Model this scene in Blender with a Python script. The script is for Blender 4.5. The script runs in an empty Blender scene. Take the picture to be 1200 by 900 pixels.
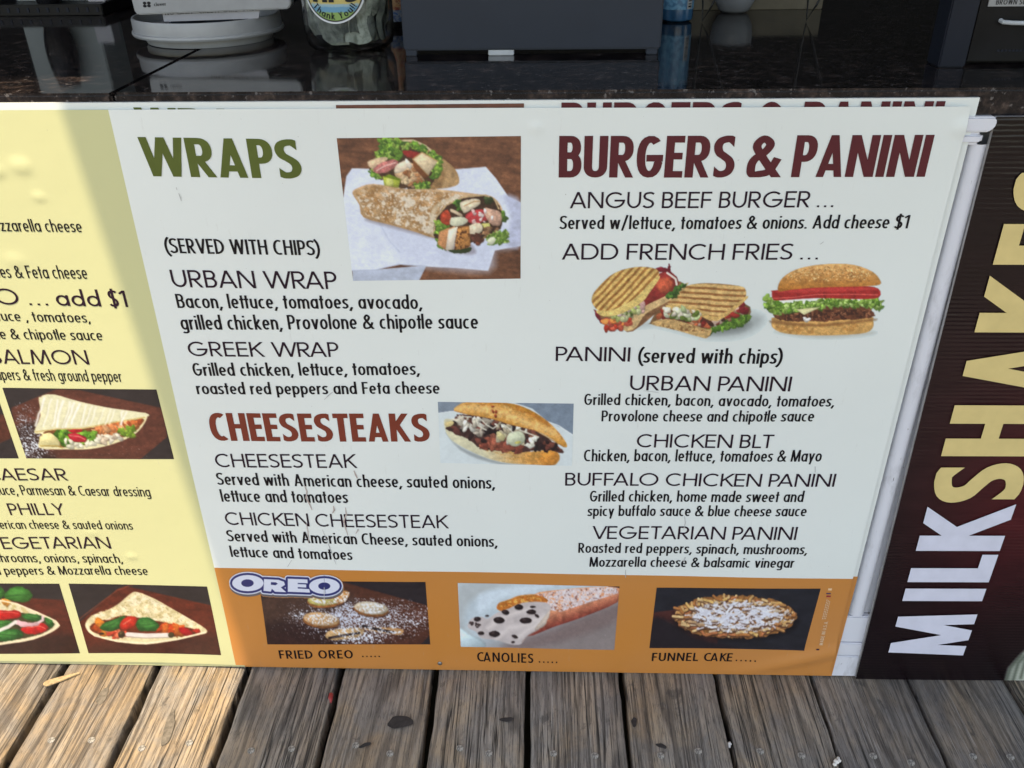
import bpy, bmesh, math, random
import numpy as np
from mathutils import Matrix, Vector
sc = bpy.context.scene
C = sc.collection
R = math.radians
# ---------------------------------------------------------------- camera
F = 1014.0                                   # focal length in photo pixels (1200 wide)
_N = np.array([23., 1728., F]); _D = np.array([35., -595., F])
_N /= np.linalg.norm(_N); _D -= _D.dot(_N)*_N; _D /= np.linalg.norm(_D)
_X = np.cross(_N, _D)
AX = np.array([_X, _D, -_N])                 # rows: world x, y, z in camera space (x right, y down, z forward)
SCALE = 760.0
_p = np.array([31/F, 340/F, 1.0])*(F/SCALE)  # where the sign meets the deck
CAM = -AX @ _p
def ray(px, py): return AX @ np.array([(px-600)/F, (py-450)/F, 1.0])
def onwall(px, py, y=0.0):
    d = ray(px, py); t = (y-CAM[1])/d[1]; p = CAM+t*d; return p[0], p[2]
def onflat(px, py, z=0.0):
    d = ray(px, py); t = (z-CAM[2])/d[2]; p = CAM+t*d; return p[0], p[1]
def project(P):
    q = (np.asarray(P)-CAM) @ AX
    return 600+F*q[..., 0]/q[..., 2], 450+F*q[..., 1]/q[..., 2]
cam = bpy.data.objects.new('camera', bpy.data.cameras.new('camera'))
C.objects.link(cam); sc.camera = cam
cam.data.sensor_width = 36; cam.data.lens = F/1200*36; cam.data.clip_start = .02; cam.data.clip_end = 400
M = Matrix.Identity(4)
for i in range(3):
    M[i][0] = AX[i][0]; M[i][1] = -AX[i][1]; M[i][2] = -AX[i][2]; M[i][3] = CAM[i]
cam.matrix_world = M
# ---------------------------------------------------------------- light
_t = onwall(70, 125); _b = onwall(290, 782)
KX = (_t[0]-_b[0])/(_t[1]-_b[1]); SX0 = _b[0]-KX*_b[1]      # the shade's edge on the sign: x = SX0 + KX*z
ELEV = R(70)
S = Vector((KX*math.sin(ELEV), -math.cos(ELEV), math.sin(ELEV))).normalized()
w = bpy.data.worlds.new('World'); sc.world = w; w.use_nodes = True
nt = w.node_tree; sky = nt.nodes.new('ShaderNodeTexSky'); sky.sky_type = 'NISHITA'; sky.sun_disc = False
sky.sun_elevation = math.asin(S.z); sky.sun_rotation = math.atan2(S.x, S.y)
nt.links.new(sky.outputs[0], nt.nodes['Background'].inputs[0]); nt.nodes['Background'].inputs[1].default_value = .15
sl = bpy.data.lights.new('sun', 'SUN'); sl.energy = 2.0; sl.angle = R(.6); sl.color = (1, .95, .87)
so = bpy.data.objects.new('sun', sl); C.objects.link(so); so.rotation_euler = S.to_track_quat('Z', 'Y').to_euler()
sc.view_settings.view_transform = 'Standard'; sc.view_settings.look = 'None'
sc.view_settings.exposure = 1.5; sc.view_settings.gamma = 1
sc.view_settings.use_white_balance = True; sc.view_settings.white_balance_temperature = 8600; sc.view_settings.white_balance_tint = 12
# ---------------------------------------------------------------- helpers
def lin(c):
    c = np.asarray(c, float)/255.0
    return np.where(c <= .04045, c/12.92, ((c+.055)/1.055)**2.4)
def tag(o, label=None, cat=None, group=None, kind=None):
    for k, v in (('label', label), ('category', cat), ('group', group), ('kind', kind)):
        if v: o[k] = v
    return o
def empty(name, loc=(0, 0, 0), rz=0):
    o = bpy.data.objects.new(name, None); C.objects.link(o); o.location = loc; o.rotation_euler.z = rz
    o.empty_display_size = .02
    return o
def link(name, me, mat, parent=None):
    o = bpy.data.objects.new(name, me); C.objects.link(o)
    if mat and not me.materials: me.materials.append(mat)
    if parent: o.parent = parent
    return o
class MB:
    """collects boxes, lathes and tubes into one mesh"""
    def __init__(s): s.v = []; s.f = []
    def add(s, vs, fs):
        n = len(s.v); s.v += [tuple(map(float, v)) for v in vs]; s.f += [tuple(i+n for i in f) for f in fs]; return s
    def box(s, a, b):
        (x0, y0, z0), (x1, y1, z1) = a, b
        return s.add([(x0,y0,z0),(x1,y0,z0),(x1,y1,z0),(x0,y1,z0),(x0,y0,z1),(x1,y0,z1),(x1,y1,z1),(x0,y1,z1)],
                     [(0,3,2,1),(4,5,6,7),(0,1,5,4),(1,2,6,5),(2,3,7,6),(3,0,4,7)])
    def lathe(s, prof, c=(0, 0, 0), n=40, a0=0, a1=2*math.pi, closed=True):
        vs = []; m = len(prof); full = abs(a1-a0-2*math.pi) < 1e-6; k = n if full else n+1
        for i in range(k):
            a = a0+(a1-a0)*i/n
            for r, z in prof: vs.append((c[0]+r*math.cos(a), c[1]+r*math.sin(a), c[2]+z))
        fs = []
        for i in range(n):
            j = (i+1) % k
            for q in range(m-1): fs.append((i*m+q, j*m+q, j*m+q+1, i*m+q+1))
        return s.add(vs, fs)
    def tube(s, pts, r, n=10):
        pts = [Vector(p) for p in pts]; vs = []; rs = r if isinstance(r, (list, tuple)) else [r]*len(pts)
        for i, p in enumerate(pts):
            t = (pts[min(i+1, len(pts)-1)]-pts[max(i-1, 0)]).normalized()
            u = t.cross(Vector((0, 0, 1)) if abs(t.z) < .9 else Vector((0, 1, 0))).normalized(); v = t.cross(u)
            for k in range(n):
                a = 2*math.pi*k/n; vs.append(p+u*math.cos(a)*rs[i]+v*math.sin(a)*rs[i])
        fs = [(i*n+k, i*n+(k+1) % n, (i+1)*n+(k+1) % n, (i+1)*n+k) for i in range(len(pts)-1) for k in range(n)]
        fs += [tuple(range(n))[::-1], tuple((len(pts)-1)*n+k for k in range(n))]
        return s.add(vs, fs)
    def build(s, name, mat, parent=None, bevel=0, smooth=False, loc=None, seg=2):
        me = bpy.data.meshes.new(name); me.from_pydata(s.v, [], s.f)
        if bevel:
            bm = bmesh.new(); bm.from_mesh(me)
            bmesh.ops.bevel(bm, geom=[e for e in bm.edges if len(e.link_faces) == 2 and e.calc_face_angle(0) > .5], offset=bevel, segments=seg, affect='EDGES', clamp_overlap=True)
            bm.to_mesh(me); bm.free()
        me.update()
        if smooth or bevel:
            me.polygons.foreach_set('use_smooth', [True]*len(me.polygons))
            me.set_sharp_from_angle(angle=R(40))
        o = link(name, me, mat, parent)
        if loc: o.location = loc
        return o
# ---------------------------------------------------------------- materials
class Mat:
    def __init__(s, name, base=(.5, .5, .5), rough=.5, **kw):
        s.m = bpy.data.materials.new(name); s.m.use_nodes = True; s.t = s.m.node_tree; s.b = s.t.nodes['Principled BSDF']
        s.set('Base Color', (*base, 1) if len(base) == 3 else base); s.set('Roughness', rough)
        for k, v in kw.items(): s.set(k.replace('_', ' '), v)
        s._tc = None
    def set(s, k, v):
        i = s.b.inputs[k]
        if hasattr(v, 'links') or hasattr(v, 'is_output'): s.t.links.new(v, i)
        else: i.default_value = v
    def n(s, typ, **kw):
        nd = s.t.nodes.new(typ)
        for k, v in kw.items():
            if k in ('_in',):
                for kk, vv in v.items():
                    i = nd.inputs[kk]
                    if hasattr(vv, 'is_output'): s.t.links.new(vv, i)
                    else: i.default_value = vv
            else: setattr(nd, k, v)
        return nd
    def co(s, kind='Object'):
        if not s._tc: s._tc = s.n('ShaderNodeTexCoord')
        return s._tc.outputs[kind]
    def map(s, vec, scale=(1, 1, 1), loc=(0, 0, 0), rot=(0, 0, 0)):
        return s.n('ShaderNodeMapping', _in={'Vector': vec, 'Scale': scale, 'Location': loc, 'Rotation': rot}).outputs[0]
    def noise(s, vec, scale, detail=4, rough=.55, dist=0):
        return s.n('ShaderNodeTexNoise', _in={'Vector': vec, 'Scale': scale, 'Detail': detail, 'Roughness': rough, 'Distortion': dist}).outputs['Fac']
    def ramp(s, fac, stops):
        r = s.n('ShaderNodeValToRGB', _in={'Fac': fac}); e = r.color_ramp.elements
        while len(e) < len(stops): e.new(.5)
        for i, (p, c) in enumerate(stops):
            e[i].position = p; e[i].color = (c, c, c, 1) if isinstance(c, (int, float)) else (*c, 1)
        return r.outputs[0]
    def mix(s, f, a, b, typ='MIX'):
        m = s.n('ShaderNodeMix', data_type='RGBA', blend_type=typ)
        for i, v in ((0, f), (6, a), (7, b)):
            if hasattr(v, 'is_output'): s.t.links.new(v, m.inputs[i])
            else: m.inputs[i].default_value = v if i == 0 else (*v, 1) if hasattr(v, '__len__') and len(v) == 3 else v
        return m.outputs[2]
    def bump(s, h, strength=.3, dist=.001):
        s.set('Normal', s.n('ShaderNodeBump', _in={'Height': h, 'Strength': strength, 'Distance': dist}).outputs[0]); return s
    def math(s, op, a, b=0):
        m = s.n('ShaderNodeMath', operation=op)
        for i, v in ((0, a), (1, b)):
            if hasattr(v, 'is_output'): s.t.links.new(v, m.inputs[i])
            else: m.inputs[i].default_value = v
        return m.outputs[0]
def plain(name, col, rough=.5, var=.06, scale=40, bump=0, **kw):
    m = Mat(name, col, rough, **kw); n = m.noise(m.co(), scale)
    a = tuple(c*(1-var*2) for c in col); b = tuple(min(1, c*(1+var*2)) for c in col)
    m.set('Base Color', m.ramp(n, [(.3, a), (.7, b)]))
    if bump: m.bump(n, bump)
    return m.m
def vinyl(name, col, rough=.38):
    """printed vinyl: faint blotches and grime, slight sheen"""
    m = Mat(name, col, rough); co = m.co()
    n = m.noise(co, 9, 5, .6); g = m.noise(m.map(co, (60, 60, 9)), 3, 6, .7)
    c = m.mix(m.ramp(n, [(.35, 0.), (.7, .5)]), col, tuple(x*.965 for x in col))
    c = m.mix(m.ramp(g, [(.63, 0.), (.8, .38)]), c, (.42, .40, .36))
    w3 = m.noise(co, 2.6, 3, .5); c = m.mix(m.ramp(w3, [(.38, .0), (.66, .09)]), c, (.36, .35, .33))
    sp = m.noise(co, 240, 2, .5); c = m.mix(m.ramp(sp, [(.76, 0.), (.79, .5)]), c, (.25, .22, .2))
    m.set('Base Color', c); m.set('Roughness', m.ramp(n, [(.3, rough-.06), (.7, rough+.1)]))
    m.bump(m.noise(co, 16, 4), .4, .0018)
    return m.m
M_ = {}
M_['white'] = vinyl('white_vinyl', (.735, .785, .762)); M_['yellow'] = vinyl('yellow_vinyl', (.575, .575, .305))
M_['orange'] = vinyl('orange_vinyl', (.57, .218, .046))
def ink(name, c): return plain(name, tuple(lin(c)), .5, .03, Specular_IOR_Level=.22)
M_['black'] = ink('black_ink', (18, 14, 20)); M_['plum'] = ink('dark_plum_ink', (38, 18, 34))
M_['green'] = ink('olive_ink', (86, 97, 44)); M_['maroon'] = ink('maroon_ink', (90, 36, 41)); M_['brick'] = ink('brick_ink', (124, 56, 42))
M_['cream'] = ink('cream_ink', (214, 192, 132)); M_['lilac'] = ink('pale_lilac_ink', (205, 207, 222))
# ---------------------------------------------------------------- relief of the vinyl sheet
def D(x, z):
    x = np.asarray(x, float); z = np.asarray(z, float)
    d = .0006*np.sin(9*x+2*z+1)+.0005*np.sin(5*x-11*z)+.0003*np.sin(23*x+7*z+2)+.0004*np.sin(4*x+17*z)
    d = d - .0012*np.exp(-((z-.03)/.05)**2)*(np.sin(14*x+.8)+1)
    # curl at the bottom right, small crease
    s = (x-.40)*.35-(z-.045)
    d = d - .005*np.exp(-(s/.014)**2)*np.exp(-((x-.40)/.10)**2)*(z < .09)
    return d
EPS = .0005
# ---------------------------------------------------------------- lettering: a stroke alphabet
def arc(cx, cy, rx, ry, a0, a1, n=None, e=2.0):
    n = n or max(6, int(abs(a1-a0)/13)); out = []
    for i in range(n+1):
        a = R(a0+(a1-a0)*i/n); c, s = math.cos(a), math.sin(a)
        out.append((cx+rx*math.copysign(abs(c)**(2/e), c), cy+ry*math.copysign(abs(s)**(2/e), s)))
    return out
def spline(P, k=6):
    out = []; Q = [P[0]]+list(P)+[P[-1]]
    for i in range(1, len(Q)-2):
        p0, p1, p2, p3 = Q[i-1:i+3]
        for j in range(k):
            t = j/k; out.append(tuple(.5*(2*p1[d]+(p2[d]-p0[d])*t+(2*p0[d]-5*p1[d]+4*p2[d]-p3[d])*t*t+(3*p1[d]-p0[d]-3*p2[d]+p3[d])*t**3) for d in (0, 1)))
    out.append(tuple(P[-1])); return out
STY = {
 'light': dict(px=.130, py=.114, xh=.66, asc=1.04, desc=-.26, gap=.125, sp=.34, e=2.0, tab='L'),
 'cond': dict(px=.134, py=.115, xh=.70, asc=1.04, desc=-.26, gap=.068, sp=.27, e=2.15, tab='C'),
 'condl': dict(px=.112, py=.10, xh=.70, asc=1.04, desc=-.26, gap=.08, sp=.27, e=2.3, tab='C'),
 'bold': dict(px=.20, py=.16, xh=.7, asc=1.04, desc=-.2, gap=.055, sp=.24, e=2.3, tab='B'),
 'heavy': dict(px=.205, py=.19, xh=.7, asc=1.04, desc=-.2, gap=.07, sp=.24, e=2.2, tab='B'),
 'cap': dict(px=.16, py=.13, xh=.7, asc=1.04, desc=-.2, gap=.16, sp=.36, e=2.1, tab='K')}
TW = {
 'L': dict(A=1.0,B=.66,C=1.08,D=.95,E=.64,F=.60,G=1.16,H=.86,K=.84,L=.55,M=1.2,N=.92,O=1.2,P=.64,R=.72,S=.66,T=.70,U=.82,V=.95,W=1.5,Y=.85,a=.66,d=.66,e=.62),
 'C': dict(A=.58,B=.46,C=.50,D=.52,E=.38,F=.37,G=.55,H=.50,K=.50,L=.36,M=.66,N=.54,O=.56,P=.44,R=.46,S=.44,T=.42,U=.50,V=.54,W=.80,Y=.5),
 'B': dict(A=.66,B=.54,C=.52,D=.56,E=.43,F=.42,G=.62,H=.58,K=.62,L=.40,M=.8,N=.66,O=.6,P=.52,R=.58,S=.53,T=.46,U=.56,V=.64,W=.96,Y=.6),
 'K': dict(A=.72,B=.56,C=.66,D=.66,E=.48,F=.46,G=.7,H=.66,K=.6,L=.46,M=.8,N=.68,O=.76,P=.54,R=.58,S=.50,T=.56,U=.64,V=.66,W=.9,Y=.6)}
LC = dict(a=.44,b=.44,c=.37,d=.44,e=.42,f=.25,g=.44,h=.41,k=.40,m=.66,n=.41,o=.44,p=.44,q=.44,r=.27,s=.34,t=.25,u=.41,v=.42,w=.64,x=.4,y=.42,z=.36)
def glyph(ch, st):
    px, py, xh, asc, e = st['px'], st['py'], st['xh'], st['asc'], st['e']; k = {'L': 1.0, 'C': 1.0, 'B': 1.15, 'K': 1.2}[st['tab']]
    W = TW[st['tab']].get(ch) or (LC.get(ch, .4)*(1.35 if st['tab'] == 'L' else k)+(0 if st['px'] < .15 else .02))
    lo, hi = 0.0, 1.0; S = []; l = px/2; b = py/2; t = 1-py/2; mid = .53; xt = xh-py/2
    if ch in 'Iil': W = px
    if ch == '1': W = .30
    if ch in '().,': W = {'(': .22, ')': .22, '.': px, ',': px*1.2}[ch]
    if ch == '/': W = .42
    if ch == '&': W = .62 if st['tab'] != 'B' else .78
    if ch == '$': W = .46
    if ch == "'": W = px
    if ch == '!': W = px
    r = W-px/2; m = W/2
    def ln(*p, c='ss'): S.append((list(p), c))
    dg = 'xx'; rx = (W-px)/2
    def bowl(y0, y1, x1=None):
        x1 = x1 or r; ry = (y1-y0)/2; bx = max(l, x1-ry*(.95 if st['tab'] == 'L' else .55)-px*.2)
        S.append(([(l, y1)]+arc(bx, (y0+y1)/2, x1-bx, ry, 90, -90, e=e)+[(l, y0)], 'bb'))
    if ch == 'A': ln((l*1.15, 0), (m, 1.0), c=dg); ln((W-l*1.15, 0), (m, 1.0), c=dg); h = .30 if st['px'] < .15 else .24; ln((l+(m-l)*h, h), (W-l-(m-l)*h, h), c='bb')
    elif ch == 'B': ln((l, 0+b), (l, t)); bowl(mid, t, r-.04*W); bowl(b, mid)
    elif ch == 'C':
        ex = .02 if st['tab'] == 'L' else 0.12
        S.append((arc(m+W*ex, .5, rx+W*ex, .5-b, 48 if st['tab'] == 'L' else 62, 312 if st['tab'] == 'L' else 298, 20, e), 'bb'))
    elif ch == 'D': ln((l, b), (l, t)); S.append(([(l, t)]+arc(max(l, r-.46), .5, min(.46, r-l), .5-b, 90, -90, 14, e)+[(l, b)], 'bb'))
    elif ch == 'E': ln((l, b), (l, t)); ln((l, t), (r, t)); ln((l, .52), (r-.03, .52)); ln((l, b), (r, b))
    elif ch == 'F': ln((l, b), (l, t)); ln((l, t), (r, t)); ln((l, .50), (r-.03, .50))
    elif ch == 'G':
        S.append((arc(m, .5, rx, .5-b, 47 if st['tab'] == 'L' else 50, 360, 20, e)+[(r, .47)], 'bs')); ln((r, .47), (m+.02, .47))
    elif ch == 'H': ln((l, b), (l, t)); ln((r, b), (r, t)); ln((l, .53), (r, .53), c='bb')
    elif ch == 'I': ln((l, b), (l, t))
    elif ch == 'K': ln((l, b), (l, t)); ln((l, .42), (r-px*.2, 1), c='bx'); ln((l+(r-l)*.28, .60), (r, 0), c='bx')
    elif ch == 'L': ln((l, b), (l, t)); ln((l, b), (r, b))
    elif ch == 'M':
        o = .13*W if st['tab'] == 'L' else .06*W
        ln((l, 0), (l+o, 1), c=dg); ln((r, 0), (r-o, 1), c=dg); ln((l+o, 1), (m, .0), c=dg); ln((r-o, 1), (m, .0), c=dg)
    elif ch == 'N': ln((l, b), (l, t)); ln((r, b), (r, t)); ln((l+px*.1, 1), (r-px*.1, 0), c=dg)
    elif ch == 'O': S.append((arc(m, .5, rx, .5-b, 0, 360, 28, e), 'cc'))
    elif ch == 'P': ln((l, b), (l, t)); bowl(.45, t)
    elif ch == 'R': ln((l, b), (l, t)); bowl(.47, t, r-.03); ln((l+(r-l)*.36, .47), (r, 0), c='bx')
    elif ch in 'Ss$':
        hh = xh if ch == 's' else 1.0; md = hh*.52; T_ = hh-b
        P = [(W*.93, T_-.075*hh), (W*.76, T_-.012*hh), (W*.56, T_), (l+(W-px)*.16, T_-.05*hh), (l, hh*.745), (l+(W-px)*.13, hh*.60), (m, hh*.51), (r-(W-px)*.13, hh*.41), (r, hh*.27), (r-(W-px)*.16, b+.055*hh), (W*.46, b), (W*.22, b+.02*hh), (W*.05, b+.10*hh)]
        if st['px'] > .15 and ch == 'S':
            P[0] = (W*1.06, T_-.15*hh); P[-1] = (-W*.10, b+.16*hh); Q = spline(P, 4); c_ = 24
            S.append((Q[:c_+2], 'bb', (0, W*.89, -1))); S.append((Q[c_:], 'bb', (0, W*.09, 1)))
        else: S.append((spline(P, 4), 'bb'))
        if ch == '$': ln((m, -.10), (m, 1.10), c='bb'); lo, hi = -.2, 1.2
    elif ch == 'T': ln((l, t), (r, t)); ln((m, b), (m, t))
    elif ch == 'U': q = min(rx*1.1, .45); S.append(([(l, t)]+arc(m, b+q, rx, q, 180, 360, 14, e)+[(r, t)], 'ss'))
    elif ch == 'V': ln((l, 1), (m, 0), c=dg); ln((r, 1), (m, 0), c=dg)
    elif ch == 'W':
        q = W*.27; ln((l, 1), (q, 0), c=dg); ln((q, 0), (m, 1), c=dg); ln((m, 1), (W-q, 0), c=dg); ln((W-q, 0), (r, 1), c=dg)
    elif ch == 'Y': ln((l, 1), (m, .45), c='xb'); ln((r, 1), (m, .45), c='xb'); ln((m, b), (m, .5))
    elif ch == '&':
        P = [(W-px*.3, 0), (.34*W, .58), (.235*W, .78), (.42*W, t), (.62*W, .80), (.50*W, .62), (.20*W, .43), (l, .25), (.17*W, .08), (.40*W, b), (.68*W, .15), (.90*W, .46)]
        S.append((spline(P), 'sb'))
    elif ch == '1': ln((r, b), (r, t)); ln((r, .97), (0, .80), c='bb')
    elif ch == '(': S.append((arc(W+.25, .42, W+.25-l, .72, 118, 242, 14), 'bb')); lo, hi = -.4, 1.3
    elif ch == ')': S.append((arc(-.25, .42, W+.25-l, .72, 62, -62, 14), 'bb')); lo, hi = -.4, 1.3
    elif ch == '.': ln((0, py*.55), (px, py*.55), c='bb')
    elif ch == ',': ln((px*.85, .12), (px*.05, -.16), c='bb'); lo = -.3
    elif ch == '/': ln((l, -.12), (r, 1.06), c='bb'); lo, hi = -.3, 1.3
    elif ch == '!': ln((l, .28), (l, t)); ln((0, py*.55), (px, py*.55), c='bb')
    elif ch == "'": ln((l, .7), (l, t))
    else:
        hi = asc; lo = st['desc']; at = asc-px/2
        def O_(): S.append((arc(m, xh/2, rx, xh/2-b, 0, 360, 22, e), 'cc'))
        if ch == 'a': O_(); ln((r, b), (r, xt))
        elif ch == 'b': O_(); ln((l, b), (l, asc-b))
        elif ch == 'c': S.append((arc(m+W*.1, xh/2, rx+W*.1, xh/2-b, 58, 302, 16, e), 'bb'))
        elif ch == 'd': O_(); ln((r, b), (r, asc-b))
        elif ch == 'e': yb = xh*.49; ln((l, yb), (r, yb), c='bb'); S.append((arc(m, xh/2, rx, xh/2-b, -2, 312, 18, e), 'bb'))
        elif ch == 'f': sx = W*.42; S.append(([(sx, b)]+arc(sx+W*.42, asc-b-.14, W*.42, .14, 180, 85, 7), 'sb')); ln((0, xt), (W, xt), c='bb')
        elif ch == 'g': O_(); S.append(([(r, xt)]+arc(m, -.09, rx, .12, 0, -150, 10), 'sb'))
        elif ch in 'hn':
            ln((l, b), (l, (asc-b) if ch == 'h' else xt)); q = xh*.34; S.append((arc(m, xt-q, rx, q, 178, 0, 10, e)+[(r, b)], 'bs'))
        elif ch == 'i': ln((l, b), (l, xt)); ln((0, xh+.20), (W, xh+.20), c='bb')
        elif ch == 'k': ln((l, b), (l, asc-b)); ln((l, .27), (r-px*.1, xh), c='bb'); ln((l+(r-l)*.22, .36), (r+px*.1, 0), c='bx'); lo = 0
        elif ch == 'l': ln((l, b), (l, asc-b))
        elif ch == 'm':
            ln((l, b), (l, xt)); h = (W-px)/4; q = xh*.34
            S.append((arc(l+h, xt-q, h, q, 178, 0, 9, e)+[(l+2*h, b)], 'bs')); S.append((arc(l+3*h, xt-q, h, q, 178, 0, 9, e)+[(r, b)], 'bs'))
        elif ch == 'o': O_()
        elif ch == 'p': O_(); ln((l, st['desc']+b), (l, xt))
        elif ch == 'q': O_(); ln((r, st['desc']+b), (r, xt))
        elif ch == 'r': ln((l, b), (l, xt)); S.append((arc(W*.78, xt-.26, W*.78-l, .26, 175, 72, 8), 'bb'))
        elif ch == 't': ln((m, b), (m, .93-b)); ln((0, xt), (W, xt), c='bb')
        elif ch == 'u': q = xh*.34; S.append(([(l, xt)]+arc(m, b+q, rx, q, 180, 360, 10, e), 'sb')); ln((r, b), (r, xt))
        elif ch == 'v': ln((l, xh), (m, 0), c=dg); ln((r, xh), (m, 0), c=dg); lo, hi = 0, xh
        elif ch == 'w': q = W*.27; ln((l, xh), (q, 0), c=dg); ln((q, 0), (m, xh), c=dg); ln((m, xh), (W-q, 0), c=dg); ln((W-q, 0), (r, xh), c=dg); lo, hi = 0, xh
        elif ch == 'x': ln((l, 0), (r, xh), c=dg); ln((l, xh), (r, 0), c=dg); lo, hi = 0, xh
        elif ch == 'y': ln((l, xh), (m, .03), c='xb'); ln((r, xh), (m*.72, -.24), c='xb'); lo, hi = -.26, xh
        elif ch == 'z': ln((l, xt), (r, xt)); ln((l, b), (r, b)); ln((r, xt), (l, b), c='bb')
    polys = []; kx = py/px; hw = py/2
    for si, SS in enumerate(S):
        P, c = SS[:2]
        P = [(x*kx, y) for x, y in P]; n = len(P); hw = py/2*(.88 if 'x' in c and px > .15 else 1)
        cl = c == 'cc'
        if cl: P = P[:-1]; n -= 1
        P = [Vector(p) for p in P]
        if not cl:
            for e_, a_, q_ in ((0, 1, c[0]), (-1, -2, c[1])):
                dv = (P[e_]-P[a_]).normalized(); P[e_] = P[e_]+dv*({'s': hw, 'x': py*3, 'b': 0}[q_])
        L_, R_ = [], []
        for i in range(n):
            a = P[i]-P[i-1] if (i > 0 or cl) else None; d = P[(i+1) % n]-P[i] if (i < n-1 or cl) else None
            if a is None: a = d
            if d is None: d = a
            a = a.normalized() if a.length > 1e-9 else d.normalized(); d = d.normalized() if d.length > 1e-9 else a
            na, nd = Vector((-a.y, a.x)), Vector((-d.y, d.x)); nn = na+nd
            nn = nn/max(.45, nn.dot(nn)/2) if nn.length > 1e-6 else na
            L_.append(P[i]+nn*hw); R_.append(P[i]-nn*hw)
        for i in range(n if cl else n-1):
            j = (i+1) % n; q = [R_[i], R_[j], L_[j], L_[i]]
            q = [(p.x/kx, p.y) for p in q]
            lim = [(1, lo, 1), (1, hi, -1)]+([(0, 0, 1), (0, W, -1)] if 'x' in c else [])+list(SS[2:])
            for ax, v, sg in lim:
                o = []
                for a in range(len(q)):
                    p0, p1 = q[a-1], q[a]; d0, d1 = (p0[ax]-v)*sg, (p1[ax]-v)*sg
                    if (d0 >= 0) != (d1 >= 0):
                        tt = d0/(d0-d1); o.append((p0[0]+(p1[0]-p0[0])*tt, p0[1]+(p1[1]-p0[1])*tt))
                    if d1 >= 0: o.append(p1)
                q = o
                if len(q) < 3: break
            if len(q) >= 3: polys.append((q, si))
    return W, polys
_gc = {}
def layout(text, style):
    st = STY[style]; x = 0; out = []; prev = ''
    for ch in text:
        if ch == ' ': x += st['sp']; prev = ''; continue
        if (ch, style) not in _gc: _gc[ch, style] = glyph(ch, st)
        W, P = _gc[ch, style]
        if prev and (prev+ch in ('tt', 'AV', 'AT', 'TA', 'LY', 'tl', 'LT', 'AY')): x -= st['gap']*.75
        if prev+ch in ('PA', 'RA', 'FA', 'WR', 'LO', 'KE', 'Av', 'CA', 'VE'): x -= st['gap']*(.9 if st['tab'] in 'LK' else .35)*(2 if prev == 'P' and st['tab'] == 'L' else 1)
        if prev == 'C' and st['tab'] in 'LK': x -= .11
        if prev and 'A' in prev+ch and st['tab'] == 'L' and prev+ch != 'PA': x -= st['gap']*.35
        if prev == '.' and ch == '.': x += st['px']*1.2
        for q, s in P: out.append(([(a+x, b) for a, b in q], s))
        x += W+st['gap']; prev = ch

    return out, x-st['gap']
def text_mesh(name, items, mat, parent, f):
    """items: list of (polygon, layer); f maps letter coordinates to a point"""
    vs, fs = [], []
    for q, s in items:
        n = len(vs); vs += [f(a, b, s) for a, b in q]; fs.append(tuple(range(n, n+len(q))))
    me = bpy.data.meshes.new(name); me.from_pydata(vs, [], fs); me.update()
    return link(name, me, mat, parent)
def line(text, style, TL, yb, BR, mat, parent, name='lettering', prefix='', surf=D, yoff=0, label=None, yp=0):
    X0, Z1 = onwall(*TL, yp); px = TL[0]+(TL[0]-623)/(2178-TL[1])*(TL[1]-yb)      # straight below TL on the sign
    X0b, Z0 = onwall(px, yb, yp); X1, Z2 = onwall(*BR, yp)
    items, w = layout(text, style)
    if prefix:
        _, pw = layout(prefix+text, style); off = pw-w
        items, _ = layout(prefix+text, style); items = [([(a-off, b) for a, b in q], s) for q, s in items]
    sx = (X1-X0)/w; sy = Z1-Z0; sl = (Z2-Z0)/(X1-X0)
    def f(a, b, s):
        x = X0+a*sx; z = Z0+b*sy+(x-X0)*sl
        return (x, float(surf(x, z))+yoff-EPS-s*2.5e-5, z)
    o = text_mesh(name, items, mat, parent, f)
    if label: o['label'] = label
    return o
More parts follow.
